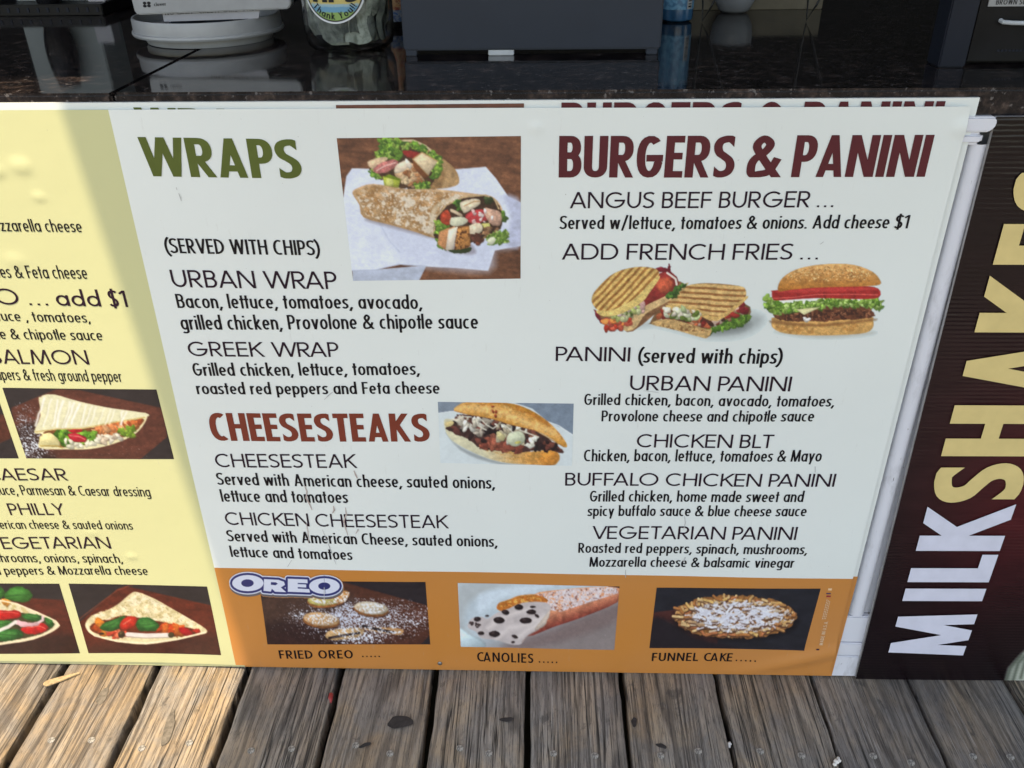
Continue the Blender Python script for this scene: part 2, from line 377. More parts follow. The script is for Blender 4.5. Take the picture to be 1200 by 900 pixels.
# ---------------------------------------------------------------- printed pictures: a colour per vertex of a fine flat grid
def vnoise(x, y, seed=0):
    xi = np.floor(x).astype(np.int64); yi = np.floor(y).astype(np.int64); fx = x-xi; fy = y-yi
    fx = fx*fx*(3-2*fx); fy = fy*fy*(3-2*fy)
    def h(a, b):
        n = (a*374761393+b*668265263+seed*974634777) & 0xffffffff
        n = ((n ^ (n >> 13))*1274126177) & 0xffffffff
        return ((n ^ (n >> 16)) & 0xffff)/65535.0
    return (h(xi, yi)*(1-fx)+h(xi+1, yi)*fx)*(1-fy)+(h(xi, yi+1)*(1-fx)+h(xi+1, yi+1)*fx)*fy
def fbm(x, y, seed=0, o=4):
    s = 0; a = .5; tot = 0
    for i in range(o): s = s+a*vnoise(x*2**i+17.3*i, y*2**i+5.1*i, seed+i); tot += a; a *= .55
    return s/tot
class Pic:
    def __init__(s, quad, org, scale, step=.8, bg=(255, 255, 255), keep=False, yp=0):
        P = [np.array(onwall(*q, yp)) for q in quad]       # TL TR BR BL in wall metres
        s.nx = max(2, int(max(np.hypot(*(np.array(quad[1])-quad[0])), np.hypot(*(np.array(quad[2])-quad[3])))/step))
        s.ny = max(2, int(np.hypot(*(np.array(quad[3])-quad[0]))/step))
        u, v = np.meshgrid(np.linspace(0, 1, s.nx+1), np.linspace(0, 1, s.ny+1)); u = u.ravel()[:, None]; v = v.ravel()[:, None]
        W = (P[0]*(1-u)+P[1]*u)*(1-v)+(P[3]*(1-u)+P[2]*u)*v
        s.wx, s.wz = W[:, 0], W[:, 1]
        px, py = project(np.stack([s.wx, 0*s.wx+yp, s.wz], 1))
        s.X = (px-org[0])*scale; s.Y = (py-org[1])*scale; s.sc = scale
        s.c = np.tile(np.array(bg, float), (len(s.X), 1)); s.a = np.zeros(len(s.X)) if keep else None
        s.plainfill = False
    def col(s, col, i, nz=None, m=None):
        X, Y = s.X[i], s.Y[i]
        c = col(X, Y) if callable(col) else np.tile(np.array(col, float), (len(X), 1))
        if nz: c = c*(1+nz[0]*2*(fbm(X/nz[1]+nz[2], Y/(nz[3] if len(nz) > 3 else nz[1]), int(nz[2]))-.5))[:, None]
        return c
    def apply(s, i, al, col, nz=None):
        if len(i) == 0: return
        c = s.col(col, i, nz); al = al[:, None]; s.c[i] = s.c[i]*(1-al)+c*al
        if s.a is not None: s.a[i] = np.maximum(s.a[i], al[:, 0])
    def sdf(s, P, i):
        X, Y = s.X[i], s.Y[i]; d = np.full(len(X), 1e9); ins = np.zeros(len(X), bool); n = len(P)
        for k in range(n):
            (x0, y0), (x1, y1) = P[k-1], P[k]; ex, ey = x1-x0, y1-y0; L = ex*ex+ey*ey+1e-9
            t = np.clip(((X-x0)*ex+(Y-y0)*ey)/L, 0, 1); d = np.minimum(d, (X-x0-t*ex)**2+(Y-y0-t*ey)**2)
            c = (y0 > Y) != (y1 > Y)
            if y0 != y1: ins ^= c & (X < (x1-x0)*(Y-y0)/(y1-y0)+x0)
        d = np.sqrt(d); return np.where(ins, -d, d)
    def fill(s, P, col, soft=3., grow=0, smooth=True, nz=None, rag=0, ragk=12, op=1, seed=3):
        if smooth and len(P) > 3:
            Q = []; n = len(P)
            for k in range(n):
                p0, p1, p2, p3 = P[k-1], P[k], P[(k+1) % n], P[(k+2) % n]
                for t in (0, .33, .66): Q.append(tuple(.5*(2*p1[d]+(p2[d]-p0[d])*t+(2*p0[d]-5*p1[d]+4*p2[d]-p3[d])*t*t+(3*p1[d]-p0[d]-3*p2[d]+p3[d])*t**3) for d in (0, 1)))
            P = Q
        xs = [p[0] for p in P]; ys = [p[1] for p in P]; g = grow+soft*2+rag
        i = np.nonzero((s.X > min(xs)-g) & (s.X < max(xs)+g) & (s.Y > min(ys)-g) & (s.Y < max(ys)+g))[0]
        if len(i) == 0: return
        d = s.sdf(P, i)-grow
        sz = max(max(xs)-min(xs), max(ys)-min(ys))
        if sz < 210 and not s.plainfill and smooth and not rag and op == 1: rag = sz*.035; ragk = max(5, sz*.13)
        if sz < 210 and not s.plainfill and not callable(col) and op == 1:
            base = col; mx_, my_ = (max(xs)+min(xs))/2, (max(ys)+min(ys))/2; dd = d.copy(); XX, YY = s.X[i], s.Y[i]
            sh = 1+.20*np.clip(((mx_-XX)*.45+(my_-YY)*.9)/(sz*.5+1), -1, 1)-.16*np.exp(np.minimum(dd, 0)/(sz*.05+1.5))
            hl = .07*np.exp(-(((XX-mx_+sz*.14)/(sz*.2+1))**2+((YY-my_+sz*.12)/(sz*.13+1))**2))
            col = lambda X, Y: np.clip(np.array(base, float)*(sh+hl)[:, None], 0, 250)
        if rag: d = d+rag*2*(fbm(s.X[i]/ragk, s.Y[i]/ragk, seed, 3)-.5)
        s.apply(i, np.clip(.5-d/soft, 0, 1)*op, col, nz)
    def ell(s, cx, cy, rx, ry, col, ang=0, **k):
        a = R(ang); P = []
        for i in range(14):
            t = 2*math.pi*i/14; x, y = rx*math.cos(t), ry*math.sin(t); P.append((cx+x*math.cos(a)-y*math.sin(a), cy+x*math.sin(a)+y*math.cos(a)))
        s.fill(P, col, smooth=False, **k)
    def stroke(s, P, w, col, soft=2.5, nz=None, op=1):
        i0 = None
        xs = [p[0] for p in P]; ys = [p[1] for p in P]; g = w+soft*2
        i = np.nonzero((s.X > min(xs)-g) & (s.X < max(xs)+g) & (s.Y > min(ys)-g) & (s.Y < max(ys)+g))[0]
        if len(i) == 0: return
        X, Y = s.X[i], s.Y[i]; d = np.full(len(X), 1e9)
        for (x0, y0), (x1, y1) in zip(P, P[1:]):
            ex, ey = x1-x0, y1-y0; t = np.clip(((X-x0)*ex+(Y-y0)*ey)/(ex*ex+ey*ey+1e-9), 0, 1); d = np.minimum(d, np.hypot(X-x0-t*ex, Y-y0-t*ey))
        s.apply(i, np.clip(.5-(d-w/2)/soft, 0, 1)*op, col, nz)
    def over(s, P, col, thr, k, seed=1, soft=.06, op=1, ky=None, smooth=True, edge=4):
        """noise-thresholded patches of a colour inside a polygon"""
        xs = [p[0] for p in P]; ys = [p[1] for p in P]
        i = np.nonzero((s.X > min(xs)-9) & (s.X < max(xs)+9) & (s.Y > min(ys)-9) & (s.Y < max(ys)+9))[0]
        if len(i) == 0: return
        d = s.sdf(P, i); n = fbm(s.X[i]/k, s.Y[i]/(ky or k), seed, 3)
        s.apply(i, np.clip((n-thr)/soft, 0, 1)*np.clip(.5-d/edge, 0, 1)*op, col)
    def dust(s, P, col, thr, k, seed=5, cen=None, fall=1):
        xs = [p[0] for p in P]; ys = [p[1] for p in P]
        i = np.nonzero((s.X > min(xs)) & (s.X < max(xs)) & (s.Y > min(ys)) & (s.Y < max(ys)))[0]
        if len(i) == 0: return
        d = s.sdf(P, i); n = vnoise(s.X[i]/k, s.Y[i]/k, seed); t = thr
        if cen: t = thr-fall*np.exp(-(((s.X[i]-cen[0])/cen[2])**2+((s.Y[i]-cen[1])/cen[3])**2))
        s.apply(i, np.clip((n-t)/.12, 0, 1)*(d < 0), col)
    def bits(s, P, cols, n, r0, r1, seed=1, rag=4, asp=1.6, soft=2.5, jag=.28):
        """scatter irregular bits inside a polygon"""
        rg = random.Random(seed); xs = [p[0] for p in P]; ys = [p[1] for p in P]; k = 0; tries = 0
        while k < n and tries < n*20:
            tries += 1; x, y = rg.uniform(min(xs), max(xs)), rg.uniform(min(ys), max(ys)); ins = False
            for q in range(len(P)):
                (x0, y0), (x1, y1) = P[q-1], P[q]
                if (y0 > y) != (y1 > y) and x < (x1-x0)*(y-y0)/(y1-y0)+x0: ins = not ins
            if not ins: continue
            k += 1; a = rg.uniform(0, math.pi); rr = rg.uniform(r0, r1); Q = []; c = rg.choice(cols); f = rg.uniform(.85, 1.12)
            for i in range(9):
                t = 2*math.pi*i/9; q = rr*rg.uniform(.93-jag, .92+jag); u, v = q*asp*math.cos(t), q*math.sin(t)
                Q.append((x+u*math.cos(a)-v*math.sin(a), y+u*math.sin(a)+v*math.cos(a)))
            dark = tuple(q*.62 for q in c)
            s.fill([(a+r0*.25, b+r0*.35) for a, b in Q], dark, soft=soft+1, op=.6)
            s.fill(Q, tuple(min(255, q*f) for q in c), soft=soft, nz=(.16, rr*.7, k+seed))
    def build(s, parent, name='food_picture', gain=1.0, label=None, surf=D, yoff=0, soften=1):
        # photographic finish: soften the joins, then add the uneven light and grain of a real photograph
        if soften:
            A = s.c.reshape(s.ny+1, s.nx+1, 3)
            for _ in range(soften):
                Bq = A.copy(); Bq[1:-1, 1:-1] = A[1:-1, 1:-1]*.36+.12*(A[:-2, 1:-1]+A[2:, 1:-1]+A[1:-1, :-2]+A[1:-1, 2:])+.04*(A[:-2, :-2]+A[2:, 2:]+A[:-2, 2:]+A[2:, :-2]); A = Bq
            s.c = A.reshape(-1, 3); mx, mn = s.c.max(1), s.c.min(1); sat = np.clip((mx-mn)/(mx+1)*2.4, .12, 1)
            k = s.sc/4.5; f1 = fbm(s.X/(17*k), s.Y/(13*k), 41, 4)-.5; f2 = vnoise(s.X/(4.2*k), s.Y/(3.4*k), 43)-.5; f3 = vnoise(s.X/(2.2*k), s.Y/(2*k), 47)-.5
            g_ = 1+sat*(.34*f1+.10*f2+.07*f3); s.c = np.clip(s.c*g_[:, None]+(sat*8*f1)[:, None]*np.array([1., .9, .6]), 0, 250)
        c = lin(np.clip(s.c, 0, 255))*gain; c = np.clip(c, .004, .86)
        n = len(s.X); co = np.empty((n, 3)); co[:, 0] = s.wx; co[:, 2] = s.wz; co[:, 1] = surf(s.wx, s.wz)+yoff-EPS*.6
        j, i = np.meshgrid(np.arange(s.nx), np.arange(s.ny)); a = (i*(s.nx+1)+j).ravel()
        f = np.stack([a, a+s.nx+1, a+s.nx+2, a+1], 1)
        if s.a is not None: f = f[(s.a[f].max(1) > .02)]
        me = bpy.data.meshes.new(name); me.vertices.add(n); me.vertices.foreach_set('co', co.ravel())
        me.loops.add(f.size); me.loops.foreach_set('vertex_index', f.ravel().astype(np.int32))
        me.polygons.add(len(f)); me.polygons.foreach_set('loop_start', np.arange(0, f.size, 4, dtype=np.int32))
        me.update(calc_edges=True)
        at = me.color_attributes.new('print', 'FLOAT_COLOR', 'POINT')
        at.data.foreach_set('color', np.concatenate([c, np.ones((n, 1))], 1).ravel())
        me.polygons.foreach_set('use_smooth', np.ones(len(f), bool))
        o = link(name, me, M_['print'], parent)
        if label: o['label'] = label
        return o
_m = Mat('printed_ink', (.5, .5, .5), .4); _a = _m.n('ShaderNodeAttribute', attribute_name='print'); _m.set('Base Color', _a.outputs['Color'])
_m.bump(_m.noise(_m.co(), 22, 3), .25, .0015); M_['print'] = _m.m
# ================================================================ deck
def wood_mat():
    m = Mat('weathered_deck_wood', (.3, .25, .2), .78); oi = m.n('ShaderNodeObjectInfo')
    rnd = m.n('ShaderNodeVectorMath', operation='SCALE', _in={0: (37., 91., 13.), 'Scale': oi.outputs['Random']}).outputs[0]
    co = m.n('ShaderNodeVectorMath', operation='ADD', _in={0: m.co(), 1: rnd}).outputs[0]
    warp = m.noise(m.map(co, (9, 1.15, 1)), 1.5, 2, .4)
    sep = m.n('ShaderNodeSeparateXYZ', _in={0: co})
    # growth rings cut lengthwise: lines along the board that bend into long arches
    ph = m.math('ADD', m.math('MULTIPLY', sep.outputs[0], 430.), m.math('MULTIPLY', warp, 60.))
    ring = m.math('ADD', m.math('MULTIPLY', m.math('SINE', ph), .5), .5)
    fine = m.noise(m.map(co, (360, 5, 10)), 1, 6, .8, .1)
    big = m.noise(m.map(co, (22, 5, 4)), 1, 5, .6)
    blot = m.noise(m.map(co, (14, 9, 4)), 1, 6, .65, .6)
    crk = m.noise(m.map(co, (95, 1.5, 3)), 1, 3, .6, .12)
    crack = m.ramp(m.math('ABSOLUTE', m.math('SUBTRACT', crk, .5)), [(.0, 1.), (.02, 0.)])
    gate = m.ramp(m.noise(m.map(co, (9, 3, 3)), 1, 2), [(.42, 0.), (.52, 1.)])
    crack = m.math('MULTIPLY', crack, gate)
    fib = m.noise(m.map(co, (150, 1.8, 3), (3, 5, 1)), 1, 3, .5, .1)
    fibre = m.math('MULTIPLY', m.ramp(m.math('ABSOLUTE', m.math('SUBTRACT', fib, .5)), [(.0, 1.), (.009, 0.)]), m.ramp(m.noise(m.map(co, (11, 4, 3), (7, 1, 2)), 1, 2), [(.48, 0.), (.6, 1.)]))
    tan = m.ramp(big, [(.25, (.33, .225, .13)), (.5, (.45, .335, .21)), (.75, (.56, .46, .33))])
    grey = m.ramp(big, [(.25, (.19, .165, .14)), (.7, (.40, .37, .33))])
    c = m.mix(m.ramp(blot, [(.40, 0.), (.60, 1.)]), tan, grey)
    c = m.mix(m.math('MULTIPLY', m.ramp(ring, [(.10, 1.), (.55, 0.)]), m.ramp(m.noise(m.map(co, (17, 1.1, 3), (4, 8, 1)), 1, 3, .6), [(.38, .12), (.60, .75)])), c, (.085, .068, .055))
    c = m.mix(m.ramp(fine, [(.37, .8), (.49, 0.)]), c, (.06, .048, .04))
    c = m.mix(m.ramp(m.noise(m.map(co, (30, 20, 4), (9, 2, 5)), 1, 5, .7, .5), [(.60, 0.), (.68, .62)]), c, (.075, .07, .065))
    c = m.mix(m.math('MULTIPLY', fibre, .75), c, (.72, .69, .63))
    pore = m.noise(m.map(co, (700, 45, 10)), 1, 3, .7); c = m.mix(m.ramp(pore, [(.36, .6), (.46, 0.)]), c, (.05, .04, .035)); c = m.mix(m.ramp(pore, [(.60, 0.), (.70, .35)]), c, (.5, .46, .40))
    c = m.mix(crack, c, (.02, .016, .012))
    tint = m.ramp(oi.outputs['Random'], [(0, (.70, .68, .68)), (.5, (.9, .87, .84)), (1, (1., .97, .93))])
    c = m.mix(1., c, tint, 'MULTIPLY')
    lx = m.n('ShaderNodeSeparateXYZ', _in={0: oi.outputs['Location']}).outputs[0]; shade_gy = m.n('ShaderNodeHueSaturation', _in={'Saturation': .48, 'Value': .76, 'Color': c}).outputs[0]
    c = m.mix(m.ramp(m.math('MULTIPLY_ADD', lx, 1.), [(0, 0.), (.5, .75)]) if False else m.math('MULTIPLY', m.math('GREATER_THAN', lx, -.42), m.ramp(m.noise(m.map(co, (9, 2.5, 3), (1, 3, 5)), 1, 3, .6), [(.35, .15), (.62, .85)])), c, shade_gy)  # boards right of the shade's edge: weathered grey, plus shade painted into the colour
    m.set('Base Color', c)
    h = m.math('ADD', m.math('MULTIPLY', ring, .5), m.math('MULTIPLY', fine, .7)); h = m.math('SUBTRACT', h, m.math('MULTIPLY', crack, 1.8))
    m.bump(h, .9, .0016)
    return m.m
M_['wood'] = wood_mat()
M_['nail'] = plain('galvanised_nail', (.25, .235, .21), .75, .45, 420, .9)
M_['dirt'] = plain('dark_sand', (.10, .085, .065), .9, .2, 6)
g = MB(); g.add([(-150,-150,-.62),(150,-150,-.62),(150,150,-.62),(-150,150,-.62)], [(0,1,2,3)])
tag(g.build('ground', M_['dirt']), kind='structure')
deck = tag(empty('deck'), kind='structure')
M_['dust'] = plain('pale_wood_dent', (.26, .23, .19), .85, .2, 300)
jm = MB()
for k in range(9): jm.box((-3.1, -.22-.4*k, -.20), (3.1, -.18-.4*k, -.034))
jm.build('joist', M_['wood'], deck)
gaps = [-.7445, -.5976, -.4538, -.3078, -.1596, -.0157, .1279, .2723, .4176, .5637]
gw = [.013, .012, .011, .011, .011, .009, .008, .007, .005, .004]
while gaps[0] > -3.0: gaps.insert(0, gaps[0]-.1456); gw.insert(0, .010)
while gaps[-1] < 3.0: gaps.append(gaps[-1]+.1456); gw.append(.006)
rg = random.Random(4)
hn = MB(); hn.lathe([(.0001, .0012), (.0034, .0013), (.0052, .0006), (.0055, -.002)], n=12)
nail_me = None
stains = {(-.1596-.146/2): None}
for k in range(len(gaps)-1):
    x0, x1 = gaps[k]+gw[k]/2, gaps[k+1]-gw[k+1]/2; xc = (x0+x1)/2; hw = (x1-x0)/2
    m = MB(); ny = 44; Y0, Y1 = .035, -3.3; vs = []; prof = [(-1, -.034), (-1, -.005), (-.985, -.0015), (-.95, 0), (-.5, .0006), (0, .0002), (.5, .0005), (.95, 0), (.985, -.0015), (1, -.005), (1, -.034)]
    zo = rg.uniform(-.0015, .0012); ph = rg.uniform(0, 6)
    near = abs(xc) < 1.0
    for i in range(ny+1):
        t = i/ny; y = Y0+(Y1-Y0)*t**2.2
        wb = (.0006*math.sin(y*31+ph)+.0005*math.sin(y*83+ph*2)+rg.uniform(-.0006, .0006))
        wc = (.0006*math.sin(y*27+ph*3)+.0005*math.sin(y*71+ph)+rg.uniform(-.0006, .0006))
        for q, (u, z) in enumerate(prof):
            e_ = wb if u < -.9 else wc if u > .9 else 0
            vs.append((u*hw+e_, y, z+zo+(rg.uniform(-.0003, .0003) if near and abs(u) < .96 else 0)))
    n = len(prof); fs = [(i*n+q, (i+1)*n+q, (i+1)*n+q+1, i*n+q+1) for i in range(ny) for q in range(n-1)]
    fs += [tuple(range(n)), tuple(ny*n+q for q in range(n))[::-1]]
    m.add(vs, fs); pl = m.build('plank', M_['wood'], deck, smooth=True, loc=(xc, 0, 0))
    if abs(xc) < 1.05:
        for y in (-.137, -.54):
            for u in (-.45, .36):
                if nail_me is None: nl = hn.build('nail', M_['nail'], pl, smooth=True); nail_me = nl.data
                else: nl = link('nail', nail_me, None, pl)
                nl.location = (u*hw+rg.uniform(-.008, .008), y+rg.uniform(-.007, .007), zo+.0008)
# dark knots and stains worn into the boards, each with an outline of its own
M_['stain'] = plain('dark_stain', (.028, .026, .026), .6, .2, 200)
M_['stain2'] = plain('old_grey_stain', (.16, .135, .105), .8, .2, 200)
planks = [o for o in deck.children if o.name.startswith('plank')]
def stain(px, py, rx, ry, ang, mat, seed):
    x, y = onflat(px, py); q = random.Random(seed); vs = []
    for i in range(26):
        a = 2*math.pi*i/26; r = 1+.13*math.sin(2*a+seed)+.09*math.sin(3*a+seed*2)+.05*math.sin(5*a+seed*3)+q.uniform(-.035, .035); u, v = rx*r*math.cos(a), ry*r*math.sin(a)
        vs.append((u*math.cos(ang)-v*math.sin(ang), u*math.sin(ang)+v*math.cos(ang), .0019))
    p = min(planks, key=lambda o: abs(o.location.x-x)); m = MB(); m.add([(0, 0, .0019)]+vs, [(0, 1+i, 1+(i+1) % 26) for i in range(26)])
    m.build('stain', mat, p, loc=(x-p.location.x, y, 0))
stain(469, 847, .0165, .012, 0, M_['stain'], 1); stain(428, 874, .008, .0035, .5, M_['stain'], 2); stain(594, 844, .010, .004, .2, M_['stain'], 3)
stain(743, 847, .004, .008, 0, M_['stain'], 6); stain(775, 875, .007, .004, -.3, M_['stain'], 8)
stain(198, 854, .0075, .028, .12, M_['stain2'], 4); stain(120, 817, .008, .014, .1, M_['stain2'], 5)
# litter
def lump(name, px, py, z, r, mat, seed, label, cat, n=5):
    q = random.Random(seed); x, y = onflat(px, py, z); bm = bmesh.new()
    for i in range(n):
        mt = Matrix.Translation((q.uniform(-r, r), q.uniform(-r, r)*1.3, q.uniform(0, r*.4)))
        bmesh.ops.create_icosphere(bm, subdivisions=2, radius=r*q.uniform(.5, .9), matrix=mt)
    for v in bm.verts: v.co += Vector((q.uniform(-1, 1), q.uniform(-1, 1), q.uniform(-1, 1)))*r*.12
    me = bpy.data.meshes.new(name); bm.to_mesh(me); bm.free(); me.polygons.foreach_set('use_smooth', [True]*len(me.polygons))
    o = link(name, me, mat); o.location = (x, y, z+r*.35); return tag(o, label, cat)
M_['crumb'] = plain('white_crumb', (.75, .73, .68), .8, .08, 300, .4)
lump('food_crumb', 980, 893, .0, .0042, M_['crumb'], 2, 'larger white food crumb on the deck at the bottom edge, below the orange band', 'crumb', 6)
lump('food_crumb', 854, 874, -.006, .0032, M_['crumb'], 5, 'small white crumb caught in the gap between two shaded deck boards', 'crumb', 4)
M_['red'] = plain('red_plastic', (.35, .04, .04), .35, .1, 100)
o = MB().tube([(-.004, .010, 0), (-.001, .004, .002), (0, -.004, .003), (.002, -.010, .001)], [.001, .0042, .0038, .0012], 9).build('candy_wrapper', M_['red'], smooth=True)
o.location = (*onflat(388, 818, -.006), -.006); tag(o, 'small crumpled red wrapper stuck in the gap between two dark boards below the sign', 'wrapper')
M_['splint'] = plain('fresh_splinter', (.40, .29, .16), .8, .2, 200, .8)
bm = MB(); p0 = Vector((*onflat(52, 805), .004)); p1 = Vector((*onflat(94, 791), .003)); q = (p1-p0).normalized(); nn = Vector((-q.y, q.x, 0))
pf = [(0, .0015), (.08, .0052), (.3, .0048), (.6, .0036), (1, .0006)]
vs = [tuple(p0+(p1-p0)*t+nn*w*s_+Vector((0, 0, h))) for t, w in pf for s_, h in ((-1, 0), (-1, .002), (1, .0026), (1, 0))]
fs = [(i*4+a, i*4+(a+1) % 4, i*4+4+(a+1) % 4, i*4+4+a) for i in range(4) for a in range(4)]+[(0, 1, 2, 3), (19, 18, 17, 16)]
bm.add(vs, fs); tag(bm.build('wood_splinter', M_['splint']), 'flat pale wood splinter lying across a sunlit gap in the deck', 'splinter')

# ================================================================ kiosk with granite counter
CZ = onwall(631, 107, .008)[1]
def granite():
    m = Mat('dark_polished_granite', (.03, .028, .03), .06); co = m.co()
    v = m.n('ShaderNodeTexVoronoi', _in={'Vector': m.map(co, (1, 1, 1)), 'Scale': 190.}).outputs['Color']
    n = m.noise(co, 55, 6, .7); n2 = m.noise(m.map(co, (1, 1, 1), (3, 1, 2)), 130, 3, .6)
    c = m.ramp(n, [(.35, (.006, .005, .006)), (.50, (.013, .011, .012)), (.60, (.045, .032, .028)), (.72, (.13, .095, .085))])
    c = m.mix(m.ramp(n2, [(.62, 0.), (.68, .7)]), c, (.17, .155, .15))
    m.set('Base Color', c); m.set('Roughness', m.ramp(n2, [(.4, .05), (.7, .10)])); m.set('Specular IOR Level', .36); m.bump(m.noise(m.map(co, (1, 3, 1)), 40, 3), .05, .0006)
    return m.m
M_['granite'] = granite()
M_['dark'] = plain('dark_interior_paint', (.008, .008, .009), .8, .1, 3)
M_['panel'] = plain('off_white_panel', (.55, .56, .57), .6, .06, 12)
kiosk = tag(empty('kiosk', (0, 0, 0)), 'dark open fronted food kiosk behind the menu boards', 'kiosk')
MB().box((-2.6, 2.4, -.6), (2.6, 2.5, 2.6)).build('back_wall', M_['dark'], kiosk)
MB().box((-2.7, .1, -.6), (-2.6, 2.5, 2.6)).build('side_wall', M_['dark'], kiosk)
MB().box((2.6, .1, -.6), (2.7, 2.5, 2.6)).build('side_wall', M_['dark'], kiosk)
MB().box((-2.7, -.46, 2.4), (2.7, 2.6, 2.48)).build('roof', M_['dark'], kiosk)
MB().box((-2.6, .1, -.04), (2.6, 2.4, -.002)).build('floor', M_['dark'], kiosk)
ct = tag(empty('counter', (0, .3, 0)), 'dark speckled polished granite counter with a seam near its left end', 'counter')
xs = onwall(127, 112)[0]
MB().box((-2.4, .008-.3, CZ-.031), (xs-.0012, 1.0-.3, CZ)).build('counter_slab', M_['granite'], ct, bevel=.003)
MB().box((xs+.0012, .008-.3, CZ-.0305), (2.4, 1.0-.3, CZ+.0006)).build('counter_slab', M_['granite'], ct, bevel=.003)
MB().box((-2.4, .040-.3, -.002), (2.4, .07-.3, CZ-.032)).build('cabinet_front', M_['panel'], ct)
# unseen canopy added to cast the shade's left edge on sign and deck
M_['canvas'] = plain('shade_canopy_canvas', (.32, .33, .34), .8, .05, 5); M_['steel'] = plain('grey_steel', (.35, .36, .37), .4, .05, 9, Metallic=.8)
aw = tag(empty('shade_canopy', (0, -1.6, 0)), 'unseen flat grey canvas canopy added to cast the shade right of the sunlit strip', 'shade_canopy')
xa = SX0+KX*2.42
MB().box((xa, -1.75+1.6, 2.41), (2.7, -.47+1.6, 2.43)).build('canvas', M_['canvas'], aw)
MB().box((xa+.02, -1.77+1.6, 2.36), (2.7, -1.73+1.6, 2.40)).build('frame', M_['steel'], aw)
MB().box((2.62, -1.77+1.6, 0), (2.66, -1.73+1.6, 2.36)).build('post', M_['steel'], aw)

# ================================================================ white post between the signs
M_['post'] = plain('white_painted_post', (.62, .64, .70), .38, .05, 25)
def dirty():
    m = Mat('scuffed_white_paint', (.62, .64, .70), .36); co = m.co(); n = m.noise(m.map(co, (1, 1, .35)), 26, 6, .7)
    c = m.mix(m.ramp(n, [(.55, 0.), (.72, .6)]), (.66, .68, .74), (.30, .30, .32)); s_ = m.noise(m.map(co, (1.6, 1, .4)), 120, 3, .5)
    c = m.mix(m.ramp(s_, [(.71, 0.), (.75, .8)]), c, (.14, .13, .12)); m.set('Base Color', c); m.bump(n, .3, .001); return m.m
M_['post'] = dirty()
po = tag(empty('corner_post', (.466, .02, 0)), 'narrow scuffed white painted post with rounded cap between menu board and milkshake sign', 'post')
def P_(x, y, z): return (x-.466, y-.02, z)
zc = onwall(1150, 137)[1]
a = MB(); prof = [(.440, .015), (.4525, .015)]+[(.4645+.0115*math.cos(R(t)), .016-.011*math.sin(R(t))) for t in range(180, -1, -15)]+[(.4765, .015), (.490, .015), (.492, .030)]
for z in (.125, zc-.03):
    a.v += [P_(x, y, z) for x, y in prof]
n = len(prof); a.f += [(i, i+1, n+i+1, n+i) for i in range(n-1)]
a.build('shaft', M_['post'], po, smooth=True)
a = MB(); cp = [(0, -.016), (-.010, -.016), (-.014, -.0145), (-.017, -.011), (-.018, -.006), (-.017, -.002), (-.014, .0), (0, 0)]
CX_ = onwall(1169, 148)[0]; ex, ez = .489, zc
prof = [(.43, 0), (CX_-.004, 0), (CX_-.001, -.002), (CX_, -.006), (CX_-.001, -.011), (CX_-.004, -.0145), (CX_-.009, -.016), (.43, -.016)]
vs = [];
for (x, z) in prof:
    for y in (.000, .022): vs.append(P_(x, y, ez+z))
fs = [(2*i, 2*i+1, 2*((i+1) % 8)+1, 2*((i+1) % 8)) for i in range(8)]+[tuple(2*i for i in range(8)), tuple(2*i+1 for i in range(8))[::-1]]
a = MB().add(vs, fs).build('cap', M_['post'], po, bevel=.0025, seg=3)
MB().box(P_(.43, .001, zc-.030), P_(CX_-.010, .022, zc-.0165)).build('neck', M_['post'], po, bevel=.004, seg=3)
MB().box(P_(.443, .006, .072), P_(.484, .03, .124)).build('base_block', M_['post'], po, bevel=.0015)
MB().box(P_(.443, .0045, .045), P_(.4845, .03, .071)).build('base_block', M_['post'], po, bevel=.0015)
MB().box(P_(.443, .004, .001), P_(.485, .03, .044)).build('base_block', M_['post'], po, bevel=.0015)

# ================================================================ menu board
bd = tag(empty('menu_board', (0, 0, 0)), 'large white, yellow and orange printed food menu board leaning upright under the counter', 'menu board')
XL = -.985
tl = onwall(0, 122); tr = onwall(1150.5, 115.5); br = onwall(976, 793); bl = (XL, .001)
ztl = tr[1]+(tl[1]-tr[1])*(XL-tr[0])/(tl[0]-tr[0])
def quadprism(P, y0, y1):
    m = MB(); m.add([(x, y0, z) for x, z in P]+[(x, y1, z) for x, z in P], [(0, 1, 2, 3), (7, 6, 5, 4)]+[(i, 4+i, 4+(i+1) % 4, (i+1) % 4) for i in range(4)]); return m
quadprism([(XL, ztl), tr, (br[0], .002), (XL, .002)], .0042, .0075).build('backing_panel', M_['white'], bd)
def grid(P, name, mat, y0=0, step=.0035, wav=True, parent=bd):
    P = [np.array(p, float) for p in P]; nx = max(1, int(np.hypot(*(P[1]-P[0]))/step)); nz = max(1, int(np.hypot(*(P[3]-P[0]))/step))
    u, v = np.meshgrid(np.linspace(0, 1, nx+1), np.linspace(0, 1, nz+1)); u = u.ravel()[:, None]; v = v.ravel()[:, None]
    W = (P[0]*(1-u)+P[1]*u)*(1-v)+(P[3]*(1-u)+P[2]*u)*v; y = (D(W[:, 0], W[:, 1]) if wav else 0)+y0
    co = np.stack([W[:, 0], y+0*W[:, 0], W[:, 1]], 1)
    j, i = np.meshgrid(np.arange(nx), np.arange(nz)); a = (i*(nx+1)+j).ravel(); f = np.stack([a, a+nx+1, a+nx+2, a+1], 1)
    me = bpy.data.meshes.new(name); me.from_pydata(co.tolist(), [], f.tolist()); me.polygons.foreach_set('use_smooth', [True]*len(me.polygons)); me.update()
    return link(name, me, mat, parent)
_Dold = D
